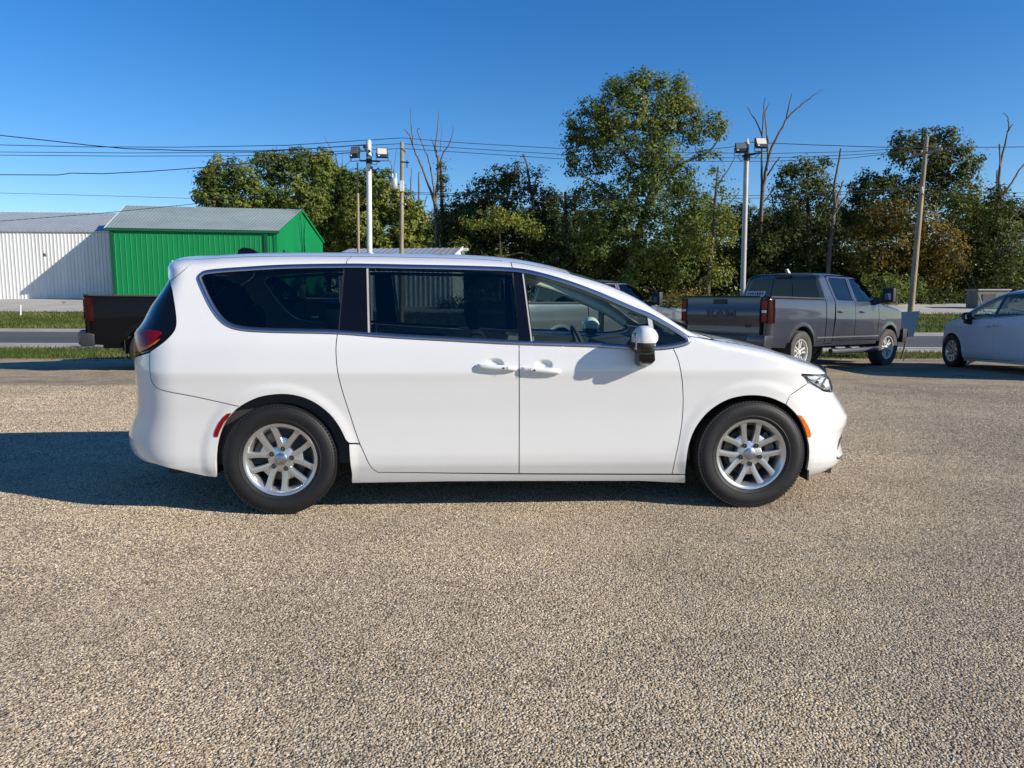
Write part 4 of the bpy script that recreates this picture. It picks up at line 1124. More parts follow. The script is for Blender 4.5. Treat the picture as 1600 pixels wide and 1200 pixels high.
both('rocker_panel', [rocker], WP, flange=.06, fdir=(0, 1, 0))
# bumpers wrap round the ends
zb0, zb1 = .375, .985
rb_side = cat_(A_r2, S([(320, 744), (280, 735), (242.5, 725), (222, 719)]), rearcut(zb0, zb1), S([(234.5, 550.5)]), seam_b[::-1][1:])
pr = panel(rb_side, LS, step=vstep, **FL_)
LRr = rear_lift(SK)
def rear_piece(z0, z1, gap=.002, d=0.0, fac=CF, **kw):
    z = np.linspace(z0, z1, 14); y = fac * SK.pb(z) * SK.ks(SK.cut_rear(z, fac))
    return panel(cat_(np.stack([-y, z], -1), np.stack([y, z], -1)[::-1]), rear_lift(SK, d), step=.05, gap=gap, **kw)
build_panel('rear_bumper', merge(pr, mirror(pr), rear_piece(zb0, .80)), WP, van)
build_panel('tailgate', rear_piece(.80, .99), WP, van)
DG = M['dark_glass']
sg_poly = cat_(lampE, rearcut(1.585, .99))
pg_ = panel(sg_poly, side_lift(SK, -.004), step=vstep)
build_panel('rear_window', merge(pg_, mirror(pg_), rear_piece(1.17, 1.585, d=-.004)), DG, van)
lamp_poly = cat_(S([(216, 511.5), (236, 514.5), (253, 518.5), (248, 527), (240, 535), (228, 544), (216, 550)], 3), rearcut(1.005, 1.165))
pl_ = panel(lamp_poly, side_lift(SK, .006), step=vstep, gap=.004, flange=.02, fdir=(0, 1, 0))
for q in (pl_, mirror(pl_)): build_panel('tail_light', q, M['red_lens'], van)
build_panel('light_bar', rear_piece(.99, 1.17, d=.002), M['dark_red_lens'], van)
tl2 = panel(cat_(S([(216, 541), (228, 541.5), (238, 536.5), (246, 531), (252, 529), (244, 537), (230, 546), (217, 551)])), side_lift(SK, .009), step=vstep, gap=.001)
for q in (tl2, mirror(tl2)): build_panel('turn_signal', q, M['amber_lens'], van)
sp_poly = cat_(seam_s[::-1], rearcut(1.585, 1.645), topcut(-2.40, seam_s[-1, 0] - .004, 14))
ps_ = panel(sp_poly, LS, step=vstep, **FL_)
def top_piece(s0, s1, d=0.0, fac=None, step=.06, **kw):
    s = np.linspace(s0, s1, 40); y = SK.W(s, ztc(s)) if fac is None else fac * SK.W(s, ztc(s))
    return panel(cat_(np.stack([s, -y], -1), np.stack([s, y], -1)[::-1]), top_lift(SK, d), step=step, **kw)
s_sp = seam_s[-1, 0]
build_panel('spoiler', merge(ps_, mirror(ps_), top_piece(-2.40, s_sp, gap=.0005), rear_piece(1.585, 1.66, gap=.0005)), WP, van)
build_panel('roof', top_piece(s_sp, .36, gap=.0008), WP, van)
build_panel('windshield', top_piece(.36, 1.17, d=-.004), M['glass_green'], van)
build_panel('cowl', top_piece(1.17, 1.32, d=-.006), M['black_plastic'], van)
s_h = np.linspace(1.32, 2.10, 30)
build_panel('hood', top_piece(1.32, 2.13, gap=.0015), WP, van)
fb_side = cat_(S([(1262.6, 598), (1269.5, 601.5), (1286, 611), (1299, 613)]), frontcut(.74, .175), S([(1300, 739.5), (1280, 743.5)]), A_f2, seam_f[::-1][1:-1])
pf = panel(fb_side, LS, step=vstep, **FL_)
def front_piece(z0, z1, d=0.0, fac=CF, gap=.001, **kw):
    z = np.linspace(z0, z1, 14); y = fac * SK.pb(z) * SK.ks(SK.cut_front(z, fac))
    return panel(cat_(np.stack([-y, z], -1), np.stack([y, z], -1)[::-1]), front_lift(SK, d), step=.05, gap=gap, **kw)
build_panel('front_bumper', merge(pf, mirror(pf), front_piece(.175, .30), front_piece(.47, .90)), WP, van)
build_panel('lower_grille', front_piece(.30, .47, d=-.006), M['black_plastic'], van)
build_panel('upper_grille', front_piece(.62, .74, d=.006, fac=.45), M['black_gloss'], van)
# headlights: dark housing, bright reflectors, clear cover
hl = cat_(S([(1253, 584.5), (1291.5, 584), (1297, 590)]), np.array([[2.265, .84], [2.285, .80], [2.275, .755]]), S([(1299, 612), (1286, 610.6), (1269.5, 601)]))
hp = panel(hl, side_lift(SK, -.035), step=.02, gap=.0); hc = panel(hl, side_lift(SK, .002), step=.02, gap=.003)
hr = [panel(S(q), side_lift(SK, dd), step=.02, gap=.001, flange=.02, fdir=(0, 1, 0)) for q, dd in
      (([(1262, 588.5), (1277, 587.5), (1282, 590), (1275, 594), (1267, 593)], -.012), ([(1280, 595), (1285, 590), (1290, 590), (1286, 597), (1281, 600)], -.010), ([(1288, 601), (1292, 592), (1296, 593), (1298, 604), (1291, 606)], -.008))]
for f_ in (lambda q: q, mirror):
    h0 = build_panel('headlight', f_(hp), M['lamp_grey'], van)
    for q in hr: build_panel('reflector', f_(q), M['clear_lens'], h0)
    build_panel('lens', f_(hc), M['glass_clear'], h0)
    o_ = inset(clean_poly(hl), .001); rows = ribbon(o_, inset(clean_poly(hl), .011), SK, ((0, -.01), (0, .002), (.5, .004), (1, .002), (1, -.01)))
    mb = MB(); mb.loft([[tuple(q * ((1, 1, 1) if f_ is not mirror else (1, -1, 1))) for q in R_] for R_ in rows], cap=False); mb.build('bezel', M['black_gloss'], h0, smooth=50)
for nm, pts, mt in (('side_marker', [(1245.6, 648.6), (1251.6, 649), (1258, 657), (1264, 668), (1267.2, 678), (1266.5, 683), (1261, 683.5), (1258, 672), (1252.5, 659)], 'amber_lens'),
                    ('rear_reflector', [(362.5, 645), (355, 646), (349, 651), (342, 660), (336, 672), (334, 680), (336, 683), (340.5, 683), (344, 673), (350, 661)], 'red_lens')):
    p = panel(S(pts), side_lift(SK, .004), step=.02, gap=.001, flange=.02, fdir=(0, 1, 0))
    for q in (p, mirror(p)): build_panel(nm, q, M[mt], van)
p = panel(S([(1317, 676), (1314.5, 689), (1308, 703), (1311.5, 687)]), side_lift(SK, .002), step=.02, gap=0)
for q in (p, mirror(p)): build_panel('air_inlet', q, M['black_plastic'], van)
p = panel(S([(1307, 713), (1311, 715.5), (1315, 712), (1317, 710.5), (1316, 714), (1311, 718), (1307.5, 717)]), side_lift(SK, .002), step=.02, gap=0)
for q in (p, mirror(p)): build_panel('air_inlet', q, M['black_plastic'], van)
# bright window surround
dd = []
for i in range(len(dlo)):
    a, b = dlo[i], dlo[(i + 1) % len(dlo)]; m = max(1, int(np.hypot(*(b - a)) / .03))
    dd += [a + (b - a) * t / m for t in range(m)]
dd = np.array(dd)
rows = ribbon(dd, inset(dd, .025), SK)
for sy in (1, -1):
    mb = MB(); mb.loft([[(q[0], q[1] * sy, q[2]) for q in R_] for R_ in rows], cap=False); mb.build('window_trim', M['satin_chrome'], van, smooth=55)
# glazing
gl_in = inset(dd, .022)
def half(poly, a, b, keep_right):
    """keep the part of poly on one side of the line a-b"""
    a, b = np.asarray(a), np.asarray(b); n = np.array([b[1] - a[1], a[0] - b[0]])
    if (n[0] < 0) == keep_right: n = -n
    out = []; m = len(poly)
    for i in range(m):
        p, q = poly[i], poly[(i + 1) % m]; dp, dq = (p - a) @ n, (q - a) @ n
        if dp >= 0: out.append(p)
        if dp * dq < 0: out.append(p + (q - p) * dp / (dp - dq))
    return np.array(out)
cuts = [S(q) for q in ([(541, 406), (529, 528)], [(573.3, 406), (574.8, 530)], [(576.6, 406), (578.2, 530)], [(801, 416), (811, 545)], [(814.5, 420), (831, 545)], [(817, 420), (833.5, 545)], [(1010, 486), (1019, 552)], [(1017, 486), (1026, 552)])]
def between(i, j):
    q = gl_in
    if i is not None: q = half(q, *cuts[i], True)
    if j is not None: q = half(q, *cuts[j], False)
    return q
for nm, i, j, mt, d, par in (('quarter_window', None, 0, 'glass_tint', -.008, None), ('pillar_cover', 0, 1, 'black_gloss', -.007, None), ('window_divider', 1, 2, 'bright_trim', -.003, None), ('sliding_door_window', 2, 3, 'glass_tint', -.008, sd),
                       ('pillar_cover', 3, 4, 'black_gloss', -.005, None), ('window_seal', 4, 5, 'bright_trim', -.003, None), ('front_door_window', 5, 6, 'glass_green', -.008, fd), ('window_divider', 6, 7, 'bright_trim', -.002, None), ('vent_window', 7, None, 'glass_green', -.008, None)):  # bright strip beside the B-pillar paints the highlight on its weatherstrip
    p = panel(between(i, j), side_lift(SK, d), step=.09, gap=.0012, flange=.0 if 'window' in nm and 'divider' not in nm and 'seal' not in nm else .02, fdir=(0, 1, 0))
    for k_, q in enumerate((p, mirror(p))): build_panel(nm, q, M[mt], par[k_] if par else van)
    if mt.startswith('glass'):                       # rubber channel round each pane
        g_ = clean_poly(between(i, j)); rr = ribbon(g_, inset(g_, .006), SK, ((0, -.012), (0, -.006), (1, -.006), (1, -.012)))
        for sy in (1, -1):
            mb = MB(); mb.loft([[(q[0], q[1] * sy, q[2]) for q in R_] for R_ in rr], cap=False); mb.build('window_rubber', M['black_plastic'], van)
# door handles
def handle(px0, px1, py0, py1, par):
    a, b = S([(px0, py0)])[0], S([(px1, py1)])[0]
    for k_, sy in enumerate((1, -1)):
        rings = []
        for t, o_, hh_, dp in ((0, .004, .012, .004), (.03, .012, .016, .010), (.12, .018, .018, .014), (.35, .022, .018, .015), (.65, .022, .017, .015), (.88, .018, .016, .014), (.97, .012, .014, .010), (1, .004, .010, .004)):
            s, z = a + (b - a) * t; y = -(float(SK.pb(z) * SK.ks(s)) + o_); q = []
            for an in np.linspace(0, 2 * PI, 12, endpoint=False):
                q.append((s, (y - dp * math.cos(an)) * sy, z + hh_ * math.sin(an)))
            rings.append(q)
        mb = MB(); mb.loft(rings); h_ = mb.build('door_handle', WP, par[k_], smooth=50)
        s, z = a + (b - a) * (.66 if px0 < px1 else .66); y = -(float(SK.pb(z) * SK.ks(s)) + .0375)
        mb = MB(); mb.box((s, y * sy, z), (.012, .003, .011)); mb.build('keyless_button', M['black_plastic'], h_)
        s, z = a + (b - a) * .76; mb = MB(); mb.box((s, y * sy, z), (.0025, .002, .028)); mb.build('handle_seam', M['grey_plastic'], h_)
handle(745, 808, 572, 575.5, sd)
handle(876, 813, 580, 576.5, fd)
# door mirrors
for sy in (1, -1):
    ym = -1.10
    def MP(pts): return [van_unproject(a, b, ym) for a, b in pts]
    cap = smooth_path([(989, 534.5), (990, 524), (994, 515.5), (1001, 510), (1011, 509), (1020, 513), (1026, 521), (1026.5, 529), (1023.5, 534.5)], 4)
    skt = smooth_path([(1023.5, 535.5), (1023.5, 544), (1020, 551), (1010, 553.5), (997, 552), (989, 547), (988, 540), (988.5, 535.5)], 4)
    mir = bpy.data.objects.new('door_mirror', None); COL.objects.link(mir); mir.parent = van; mir.empty_display_size = .1
    for nm, path, mt in (('mirror_cap', cap, WP), ('mirror_housing', skt, M['black_plastic'])):
        P2 = np.array(MP(path)); cen = np.array([P2[:, 0].mean(), van_unproject(1008, 535, ym)[1]]); rings = []
        for y, sc in ((-.985, .70), (-1.01, .90), (-1.045, 1.0), (-1.10, 1.0), (-1.145, .95), (-1.172, .82), (-1.187, .62), (-1.194, .30)):
            if nm == 'mirror_housing': sc *= float(np.interp(-y, (1.04, 1.194), (1, .80)))
            Q = cen + (P2 - cen) * np.array([max(sc, .3) if nm == 'mirror_housing' else sc, sc]); rings.append([(a, y * sy, b) for a, b in Q])
        mb = MB(); mb.loft(rings); mb.build(nm, mt, mir, smooth=60)
    st = np.array(MP([(998, 551), (1021, 551), (1022, 570), (1018, 574), (1002, 574), (997, 570)])); rings = []
    for y, dz in ((-.955, -.01), (-1.02, 0), (-1.09, .015), (-1.13, .03)):
        rings.append([(a, y * sy, b + dz) for a, b in st])
    mb = MB(); mb.loft(rings); mb.build('mirror_foot', M['black_gloss'], mir, smooth=40, bevel=.004)
    s0, z0 = van_unproject(988, 533, ym)
    mb = MB(); mb.box((s0 + .016, -1.085 * sy, z0), (.012, .14, .10)); mb.build('mirror_glass', M['mirror_glass'], mir, bevel=.004)
# roof aerial, wipers
s_a, z_a = van_unproject(391, 392, 0.0)
mb = MB(); fin = [(s_a - .10, -.03), (s_a - .085, .045), (s_a - .05, .062), (s_a, .058), (s_a + .05, .035), (s_a + .10, -.03)]; zf = float(SK.zt(s_a))
mb.loft([[(a, y, zf + b * k - .005) for a, b in fin] for y, k in ((-.03, .4), (-.012, .95), (.012, .95), (.03, .4))]); mb.build('roof_aerial', M['black_gloss'], van, smooth=40)
for y0 in (-.55, .15):
    mb = MB(); q = [(1.22, y0), (1.12, y0 + .25), (1.06, y0 + .55)]; mb.tube([(a, b, float(SK.Ztop(a, b)) + .025) for a, b in q], .010, 6); mb.build('wiper', M['black_plastic'], van, smooth=40)
# wheel wells, floor pan
for cs in (-1.5445, 1.5445):
    for sy in (1, -1):
        mb = MB(); n = 26; vs = []
        for j in range(n + 1):
            a = -.25 + (PI + .5) * j / n
            ss, zz = cs + .445 * math.cos(a), .365 + .445 * math.sin(a)
            for y in (-min(.955, float(SK.W(ss, max(zz, .22))) - .025), -.62): vs.append((ss, y * sy, zz))
        mb.add(vs, [(2 * j, 2 * j + 2, 2 * j + 3, 2 * j + 1) for j in range(n)])
        mb.add([(cs, -.62 * sy, .365)] + [(cs + .445 * math.cos(-.25 + (PI + .5) * j / n), -.62 * sy, .365 + .445 * math.sin(-.25 + (PI + .5) * j / n)) for j in range(n + 1)], [(0, j + 1, j + 2) for j in range(n)])
        mb.build('wheel_well', M['black_plastic'], van)
mb = MB(); mb.box((-.1, 0, .25), (4.6, 1.20, .10)); mb.box((0, 0, .245), (2.15, 1.78, .09)); mb.box((-2.25, 0, .42), (.5, 1.5, .12)); mb.box((2.08, 0, .24), (.25, 1.5, .10)); mb.build('floor_pan', M['black_plastic'], van)
for y in (-.80, .80):
    mb = MB(); mb.box((1.97, y, .20), (.012, .20, .07)); mb.build('air_deflector', M['black_plastic'], van)
for sy in (1, -1):
    mb = MB(); mb.loft([[(-2.02, -.93 * sy, .70), (-2.06, -.90 * sy, .28), (-2.10, -.70 * sy, .28), (-2.06, -.70 * sy, .70)], [(-2.03, -.93 * sy, .70), (-2.09, -.90 * sy, .28), (-2.13, -.70 * sy, .28), (-2.09, -.70 * sy, .70)]]); mb.build('splash_shield', M['grey_plastic'], van)
# cabin
q = panel(np.array([(-2.2, .32), (1.15, .32), (1.12, 1.04), (-.0, 1.075), (-1.5, 1.10), (-2.25, 1.12)]), side_lift(SK, -.085), step=.15, gap=0)
for k_ in (q, mirror(q)): build_panel('door_trim', k_, M['dark_interior'], van)
q = panel(np.array([(-.02, .98), (1.0, .93), (1.05, 1.03), (-.0, 1.078)]), side_lift(SK, -.082), step=.15, gap=0)
for k_ in (q, mirror(q)): build_panel('door_trim_top', k_, M['pale_trim'], van)
apil = cat_(topcut(.02, P1[0] - .03), S([(1055, 510), (992, 479), (942, 457.5), (892, 438.5), (842, 424)]))
q = panel(apil, side_lift(SK, -.045), step=.09, gap=0)
for k_ in (q, mirror(q)): build_panel('pillar_trim', k_, M['pale_trim'], van)
for sy in (1, -1):
    pp = upto(T_out, .10, 1); mb = MB(); mb.tube([(a, (float(SK.W(a, b)) - .105) * sy, min(b, float(SK.Ztop(a, float(SK.W(a, b)) - .105)) - .055)) for a, b in pp[:-1:2]], .036, 10); mb.build('pillar_trim', M['pale_trim'], van, smooth=60)
build_panel('headliner', top_piece(-2.15, .34, d=-.05, fac=.95, step=.12), M['pale_trim'], van)
mb = MB(); mb.box((-.5, 0, .34), (3.3, 1.72, .05)); mb.build('cabin_floor', M['dark_interior'], van)
rings = []
for y in np.linspace(-.86, .86, 9):
    k_ = 1 - .06 * abs(y)
    rings.append([(1.20, y, .55), (.72 * k_, y, .62), (.70 * k_, y, .86), (.78 * k_, y, 1.01 + .03 * (y > .15)), (.95, y, 1.055 + .03 * (y > .15)), (1.22, y, 1.04)])
mb = MB(); mb.loft(rings); mb.build('dashboard', M['dark_interior'], van, smooth=40)
mb = MB(); cst, Rw = Vector((.60, .40, .985)), .188; tl = math.radians(24); ring = []
for j in range(41):
    a = 2 * PI * j / 40; ring.append(cst + Vector((-math.sin(tl) * math.sin(a) * Rw, math.cos(a) * Rw, math.cos(tl) * math.sin(a) * Rw)))
mb.tube(ring, .017, 8, cap=False); mb.tube([cst + Vector((0, -.17, 0)), cst, cst + Vector((0, .17, 0))], .022, 8); mb.tube([cst, cst + Vector((.3, 0, -.13))], .045, 8); mb.tube([cst, cst + Vector((.06, 0, -.16))], .024, 8); mb.build('steering_wheel', M['dark_interior'], van, smooth=50)
def seat(s, y, w, z0=.42, hgt=1.14):
    st_ = bpy.data.objects.new('seat', None); COL.objects.link(st_); st_.parent = van; st_.location = (s, y, 0); st_.empty_display_size = .1
    mb = MB(); mb.box((.22, 0, z0 + .10), (.52, w, .20)); mb.build('cushion', M['seat_cloth'], st_, bevel=.05, smooth=50)
    mb = MB(); rings = []
    for t, k_, th in ((0, 1, .14), (.3, 1.02, .16), (.7, .98, .14), (1, .80, .09)):
        z = z0 + .15 + (hgt - z0 - .15) * t; x = -.02 - .24 * t
        rings.append([(x - th / 2, -w / 2 * k_, z), (x + th / 2, -w / 2 * k_ * .9, z), (x + th / 2, w / 2 * k_ * .9, z), (x - th / 2, w / 2 * k_, z)])
    mb.loft(rings); mb.build('backrest', M['seat_cloth'], st_, bevel=.03, smooth=60)
    mb = MB(); rings = []
    for t, k_, th in ((0, .8, .07), (.35, 1, .11), (.75, 1, .10), (1, .75, .05)):
        z = hgt + .035 + .19 * t; x = -.27 - .03 * t
        rings.append([(x - th / 2, -.13 * k_, z), (x + th / 2, -.12 * k_, z), (x + th / 2, .12 * k_, z), (x - th / 2, .13 * k_, z)])
    mb.loft(rings); mb.build('headrest', M['seat_cloth'], st_, bevel=.02, smooth=60)
for y in (-.40, .40): seat(-.02, y, .52)
for y in (-.42, .42): seat(-.98, y, .50)
for y in (-.50, 0, .50): seat(-1.80, y, .48, .45, 1.12)
VAN_W = [make_wheel(van, (-1.5445, -.860, .362), -1, 7, cal=140), make_wheel(van, (1.5445, -.860, .362), -1, 54, cal=20), make_wheel(van, (-1.5445, .860, .362), 1, 20), make_wheel(van, (1.5445, .860, .362), 1, 33)]
# ---------------------------------------------------------------- crew cab pickups
_cab = pchip([-1.0, -.80, -.45, 0, .45, .75, 1.0, 1.30, 1.45, 1.9, 2.4, 2.75, 2.9], [1.905, 1.938, 1.958, 1.965, 1.945, 1.87, 1.70, 1.455, 1.405, 1.365, 1.30, 1.215, 1.15])
PK = Skin(
    pb=pchip([.3, .45, .55, .70, .85, 1.02, 1.10, 1.25, 1.36, 1.42, 1.60, 1.90, 2.0], [.93, .955, .975, .995, 1.000, 1.008, 1.002, .992, .975, .945, .875, .760, .72]),
    ks=pchip([-3.1, -2.5, -1.5, 1.5, 2.3, 2.9], [.985, 1.0, 1.0, 1.0, .985, .95]),
    zt=lambda s: np.where(np.asarray(s) < -1.005, 4.0, _cab(s)),
    hh=pchip([-1.0, .7, 1.3, 1.6, 2.9], [.10, .09, .07, .10, .12]),
    sf=pchip([.3, .5, .7, .9, 1.1, 1.25, 1.5], [2.83, 2.88, 2.90, 2.90, 2.89, 2.86, 2.80]),
    sr=pchip([.3, 2.0], [-3.05, -3.05]),
    sf0=2.0, sr0=-2.80, nf=5.0, nr=3.0, arches=((-1.836, .42, .47), (1.836, .42, .47)), flare=.012)
def arch_pts(cs, cz, R, z_end, n=22, rev=False):
    a0 = math.asin((z_end - cz) / R); a = np.linspace(a0, PI - a0, n)
    p = np.stack([cs + R * np.cos(a), cz + R * np.sin(a)], -1)
    return p[::-1] if rev else p
def text_mesh(body, size, depth, m, name, parent, Mx, shear=0.0, bold=0.0):
    cu = bpy.data.curves.new('lettering', 'FONT'); cu.body = body; cu.size = size; cu.extrude = depth; cu.align_x = 'CENTER'; cu.align_y = 'CENTER'; cu.shear = shear; cu.offset = bold
    o = bpy.data.objects.new('lettering', cu); COL.objects.link(o)
    bpy.context.view_layer.update()
    me = bpy.data.meshes.new_from_object(o.evaluated_get(bpy.context.evaluated_depsgraph_get()))
    bpy.data.objects.remove(o); me.materials.clear()
    ob = link_mesh(name, me, parent, m); ob.matrix_local = Mx
    return ob
def make_pickup(label, paint, loc, yaw, pitch, banner=True, chrome='alloy', steer=0.0, lens='red_lens', group=None):
    t = thing('pickup_truck', label, 'pickup truck', loc, 0, group)
    t.rotation_euler = (Matrix.Rotation(yaw, 3, 'Z') @ Matrix.Rotation(pitch, 3, 'Y')).to_euler()
    LSp = side_lift(PK); st = .10
    pstep = lambda s: .040 - .015 * sstep(2.2, 2.6, np.asarray(s, float)) - .015 * sstep(2.6, 2.8, -np.asarray(s, float))
    fl = dict(flange=.035, fdir=(0, 1, 0))
    def two(name, polys, m, d=0.0, par=None, **kw):
        kw.setdefault('step', pstep); kw.setdefault('gap', .004)
        p = merge(*[panel(np.asarray(q, float), side_lift(PK, d), **kw) for q in polys])
        return [build_panel(name, f(p), m, par[i] if par else t) for i, f in enumerate((lambda q: q, mirror))]
    zc = lambda s: PK.zt(s) - .4 * PK.hh(s)
    def cut(s0, s1, n=24):
        s = np.linspace(s0, s1, n); return np.stack([s, zc(s)], -1)
    ar, af = arch_pts(-1.836, .42, .47, .50), arch_pts(1.836, .42, .47, .56)
    bed = np.vstack([[(-2.955, 1.425), (-2.955, .60), (-2.88, .52), (-2.36, .49)], ar[::-1], [(-1.34, .495), (-.985, .50), (-.985, 1.41)]])
    two('bed_side', [bed], paint, **fl)
    cabq = np.vstack([cut(-.97, -.60, 8), [(-.60, 1.88), (-.72, 1.86), (-.62, 1.42), (-.62, 1.40), (-.66, 1.0), (-.68, .55), (-.965, .55), (-.965, 1.42)]])
    rdw = np.array([(-.56, 1.835), (-.60, 1.80), (-.52, 1.44), (-.47, 1.405), (.16, 1.395), (.12, 1.84)])
    fdw = np.array([(.25, 1.84), (.32, 1.395), (1.17, 1.385), (1.19, 1.42), (1.02, 1.62), (.80, 1.775), (.60, 1.835), (.45, 1.85)])
    dr = np.array([(-.66, .62), (.22, .60), (.215, 1.36), (.175, 1.88), (-.62, 1.875), (-.69, 1.84), (-.60, 1.42), (-.60, 1.10)])
    df = np.array([(.23, .60), (1.26, .60), (1.275, 1.02), (1.26, 1.36), (1.245, 1.42), (1.06, 1.65), (.82, 1.82), (.62, 1.88), (.183, 1.885), (.222, 1.36)])
    two('cab_corner', [cabq], paint, **fl)
    rd = two('rear_door', [dr], paint, holes=[rdw], **fl)
    fdr = two('front_door', [df], paint, holes=[fdw], **fl)
    two('door_window', [inset(clean_poly(rdw), -.01)], M['dark_glass'], -.012, rd, step=.2)
    two('door_window', [inset(clean_poly(fdw), -.01)], M['blue_glass'], -.012, fdr, step=.2)
    two('cab_rail', [np.vstack([cut(-.60, 1.30, 30), [(1.27, 1.41), (1.245, 1.43), (1.065, 1.66), (.825, 1.835), (.625, 1.895), (.183, 1.90), (-.60, 1.89)]])], paint, **fl)
    two('fender', [np.vstack([[(1.27, .60), (1.285, 1.02), (1.27, 1.36)], cut(1.32, 2.72, 24), [(2.74, 1.10), (2.70, .72), (2.42, .60)], af, [(1.30, .56)]])], paint, **fl)
    two('rocker_panel', [np.array([(-.66, .61), (1.27, .59), (1.27, .50), (-1.32, .50), (-1.30, .55), (-.68, .545)])], paint, flange=.06, fdir=(0, 1, 0))
    two('body_trim', [np.array([(-1.28, .66), (1.33, .66), (1.33, .685), (-1.28, .685)])], M[chrome], .006, gap=.001, flange=.02, fdir=(0, 1, 0))
    def top(name, s0, s1, m, d=0.0):
        s = np.linspace(s0, s1, 30); y = PK.W(s, zc(s))
        return build_panel(name, panel(np.vstack([np.stack([s, -y], -1), np.stack([s, y], -1)[::-1]]), top_lift(PK, d), step=.12, gap=.001), m, t)
    top('roof', -.97, .62, paint); top('windshield', .62, 1.30, M['blue_glass'], -.004); top('hood', 1.32, 2.72, paint)
    # nose
    z = np.linspace(.45, 1.16, 12); y = .85 * PK.pb(z) * .95
    build_panel('grille', panel(np.vstack([np.stack([-y, z], -1), np.stack([y, z], -1)[::-1]]), front_lift(PK), step=.12, gap=.001), M['black_gloss'], t)
    mb = MB()
    for y0 in (-.96, .96): mb.box((2.72, y0 * .96, .66), (.22, .10, .30))
    mb.box((2.86, 0, .62), (.16, 1.78, .26)); mb.build('front_bumper', M['black_plastic'], t, bevel=.03, smooth=40)
    # back of the cab
    def wz(z): return float(PK.pb(z))
    mb = MB()
    mb.add([(-.965, -wz(1.40) + .01, 1.40), (-.965, wz(1.40) - .01, 1.40), (-.965, wz(.6), .60), (-.965, -wz(.6), .60)], [(0, 1, 2, 3)])
    zb_, zt_ = 1.40, 1.80
    for y0, y1 in ((-1, -.88), (.88, 1)):
        mb.add([(-.965, y0 * wz(zb_) , zb_), (-.965, y1 * wz(zb_), zb_), (-.945, y1 * wz(zt_), zt_), (-.945, y0 * wz(zt_), zt_)], [(0, 1, 2, 3)])
    mb.add([(-.945, -wz(1.80), 1.80), (-.945, wz(1.80), 1.80), (-.925, wz(1.87), 1.87), (-.925, .55, 1.925), (-.925, -.55, 1.925), (-.925, -wz(1.87), 1.87)], [(0, 1, 2, 3, 4, 5)])
    mb.build('cab_back', paint, t)
    for y0, y1 in ((-.875, -.27), (-.255, .255), (.27, .875)):
        mb = MB(); mb.hexa([(-.962, y0 * wz(zb_), zb_ + .01), (-.962, y1 * wz(zb_), zb_ + .01), (-.952, y1 * wz(zb_), zb_ + .01), (-.952, y0 * wz(zb_), zb_ + .01), (-.948, y0 * wz(zt_), zt_), (-.948, y1 * wz(zt_), zt_), (-.938, y1 * wz(zt_), zt_), (-.938, y0 * wz(zt_), zt_)]); mb.build('rear_window', M['dark_glass'], t)
    mb = MB(); mb.box((-.955, 0, 1.86), (.03, .36, .05)); mb.build('brake_light', M['dark_red_lens'], t, bevel=.008)
    mb = MB(); mb.loft([[(-.70, yy * k, 1.94), (-.80, yy * k, 1.945), (-.83, yy * k * .6, 2.02), (-.79, yy * k * .6, 2.025)] for yy, k in ((-.035, 1), (.035, 1))]); mb.build('roof_aerial', M['bright_trim'], t, bevel=.006)
    if banner:
        bn = bpy.data.objects.new('window_sticker', None); COL.objects.link(bn); bn.parent = t; bn.location = (-.968, .60, 1.50); bn.empty_display_size = .1
        mb = MB(); mb.add([(0, .24, -.03), (0, -.20, -.03), (.004, -.25, .075), (.004, .22, .075)], [(3, 2, 1, 0)]); mb.build('sticker_panel', M['sticker'], bn)
        for k, (zz, w0) in enumerate(((-.055, .23), (-.085, .22))):
            mb = MB(); mb.add([(0, w0, zz), (0, -w0 + .06, zz), (0, -w0 + .05, zz + .016), (0, w0, zz + .016)], [(3, 2, 1, 0)]); mb.build('sticker_stripe', M['sticker'], bn)
        for k in range(7):
            y0 = .185 - k * .058; mb = MB(); mb.box((-.002, y0, .022), (.002, .034 if k % 3 else .022, .05 if k > 2 else .034)); mb.build('sticker_mark', M['black_plastic'], bn)
    # bed, tailgate
    mb = MB(); mb.box((-1.95, 0, .80), (1.95, 1.60, .06)); mb.build('bed_floor', M['black_plastic'], t)
    for sy in (1, -1):
        mb = MB(); mb.box((-1.96, .80 * sy, 1.08), (1.94, .04, .60)); mb.build('bed_wall', M['black_plastic'], t)
        mb = MB(); mb.box((-1.965, .895 * sy, 1.418), (1.93, .17, .035)); mb.build('bed_rail', M['black_plastic'], t, bevel=.01)
    tg = bpy.data.objects.new('tailgate', None); COL.objects.link(tg); tg.parent = t; tg.location = (-2.975, 0, 0); tg.empty_display_size = .1
    ys = np.linspace(-.80, .80, 9); prof = [(.05, .72), (-.015, .725), (-.020, .80), (-.012, .86), (-.016, .95), (-.035, 1.00), (-.035, 1.20), (-.020, 1.235), (-.030, 1.36), (-.026, 1.41), (.0, 1.428), (.05, 1.428)]
    mb = MB(); mb.loft([[(x, y, z) for x, z in prof] for y in ys]); mb.build('gate_panel', paint, tg, smooth=30)
    mb = MB(); mb.box((-.030, .05, 1.33), (.03, .30, .085)); hd = mb.build('gate_handle', M['black_plastic'], tg, bevel=.012)
    mb = MB(); mb.box((.01, 0, 1.432), (.11, 1.60, .016)); mb.build('gate_cap', M['black_plastic'], tg)
    for y0 in (-.81, .81):
        mb = MB(); mb.box((.02, y0, 1.07), (.03, .008, .70)); mb.build('gate_seam', M['black_plastic'], tg)
    F = Matrix(((0, 0, -1, 0), (-1, 0, 0, 0), (0, 1, 0, 0), (0, 0, 0, 1)))
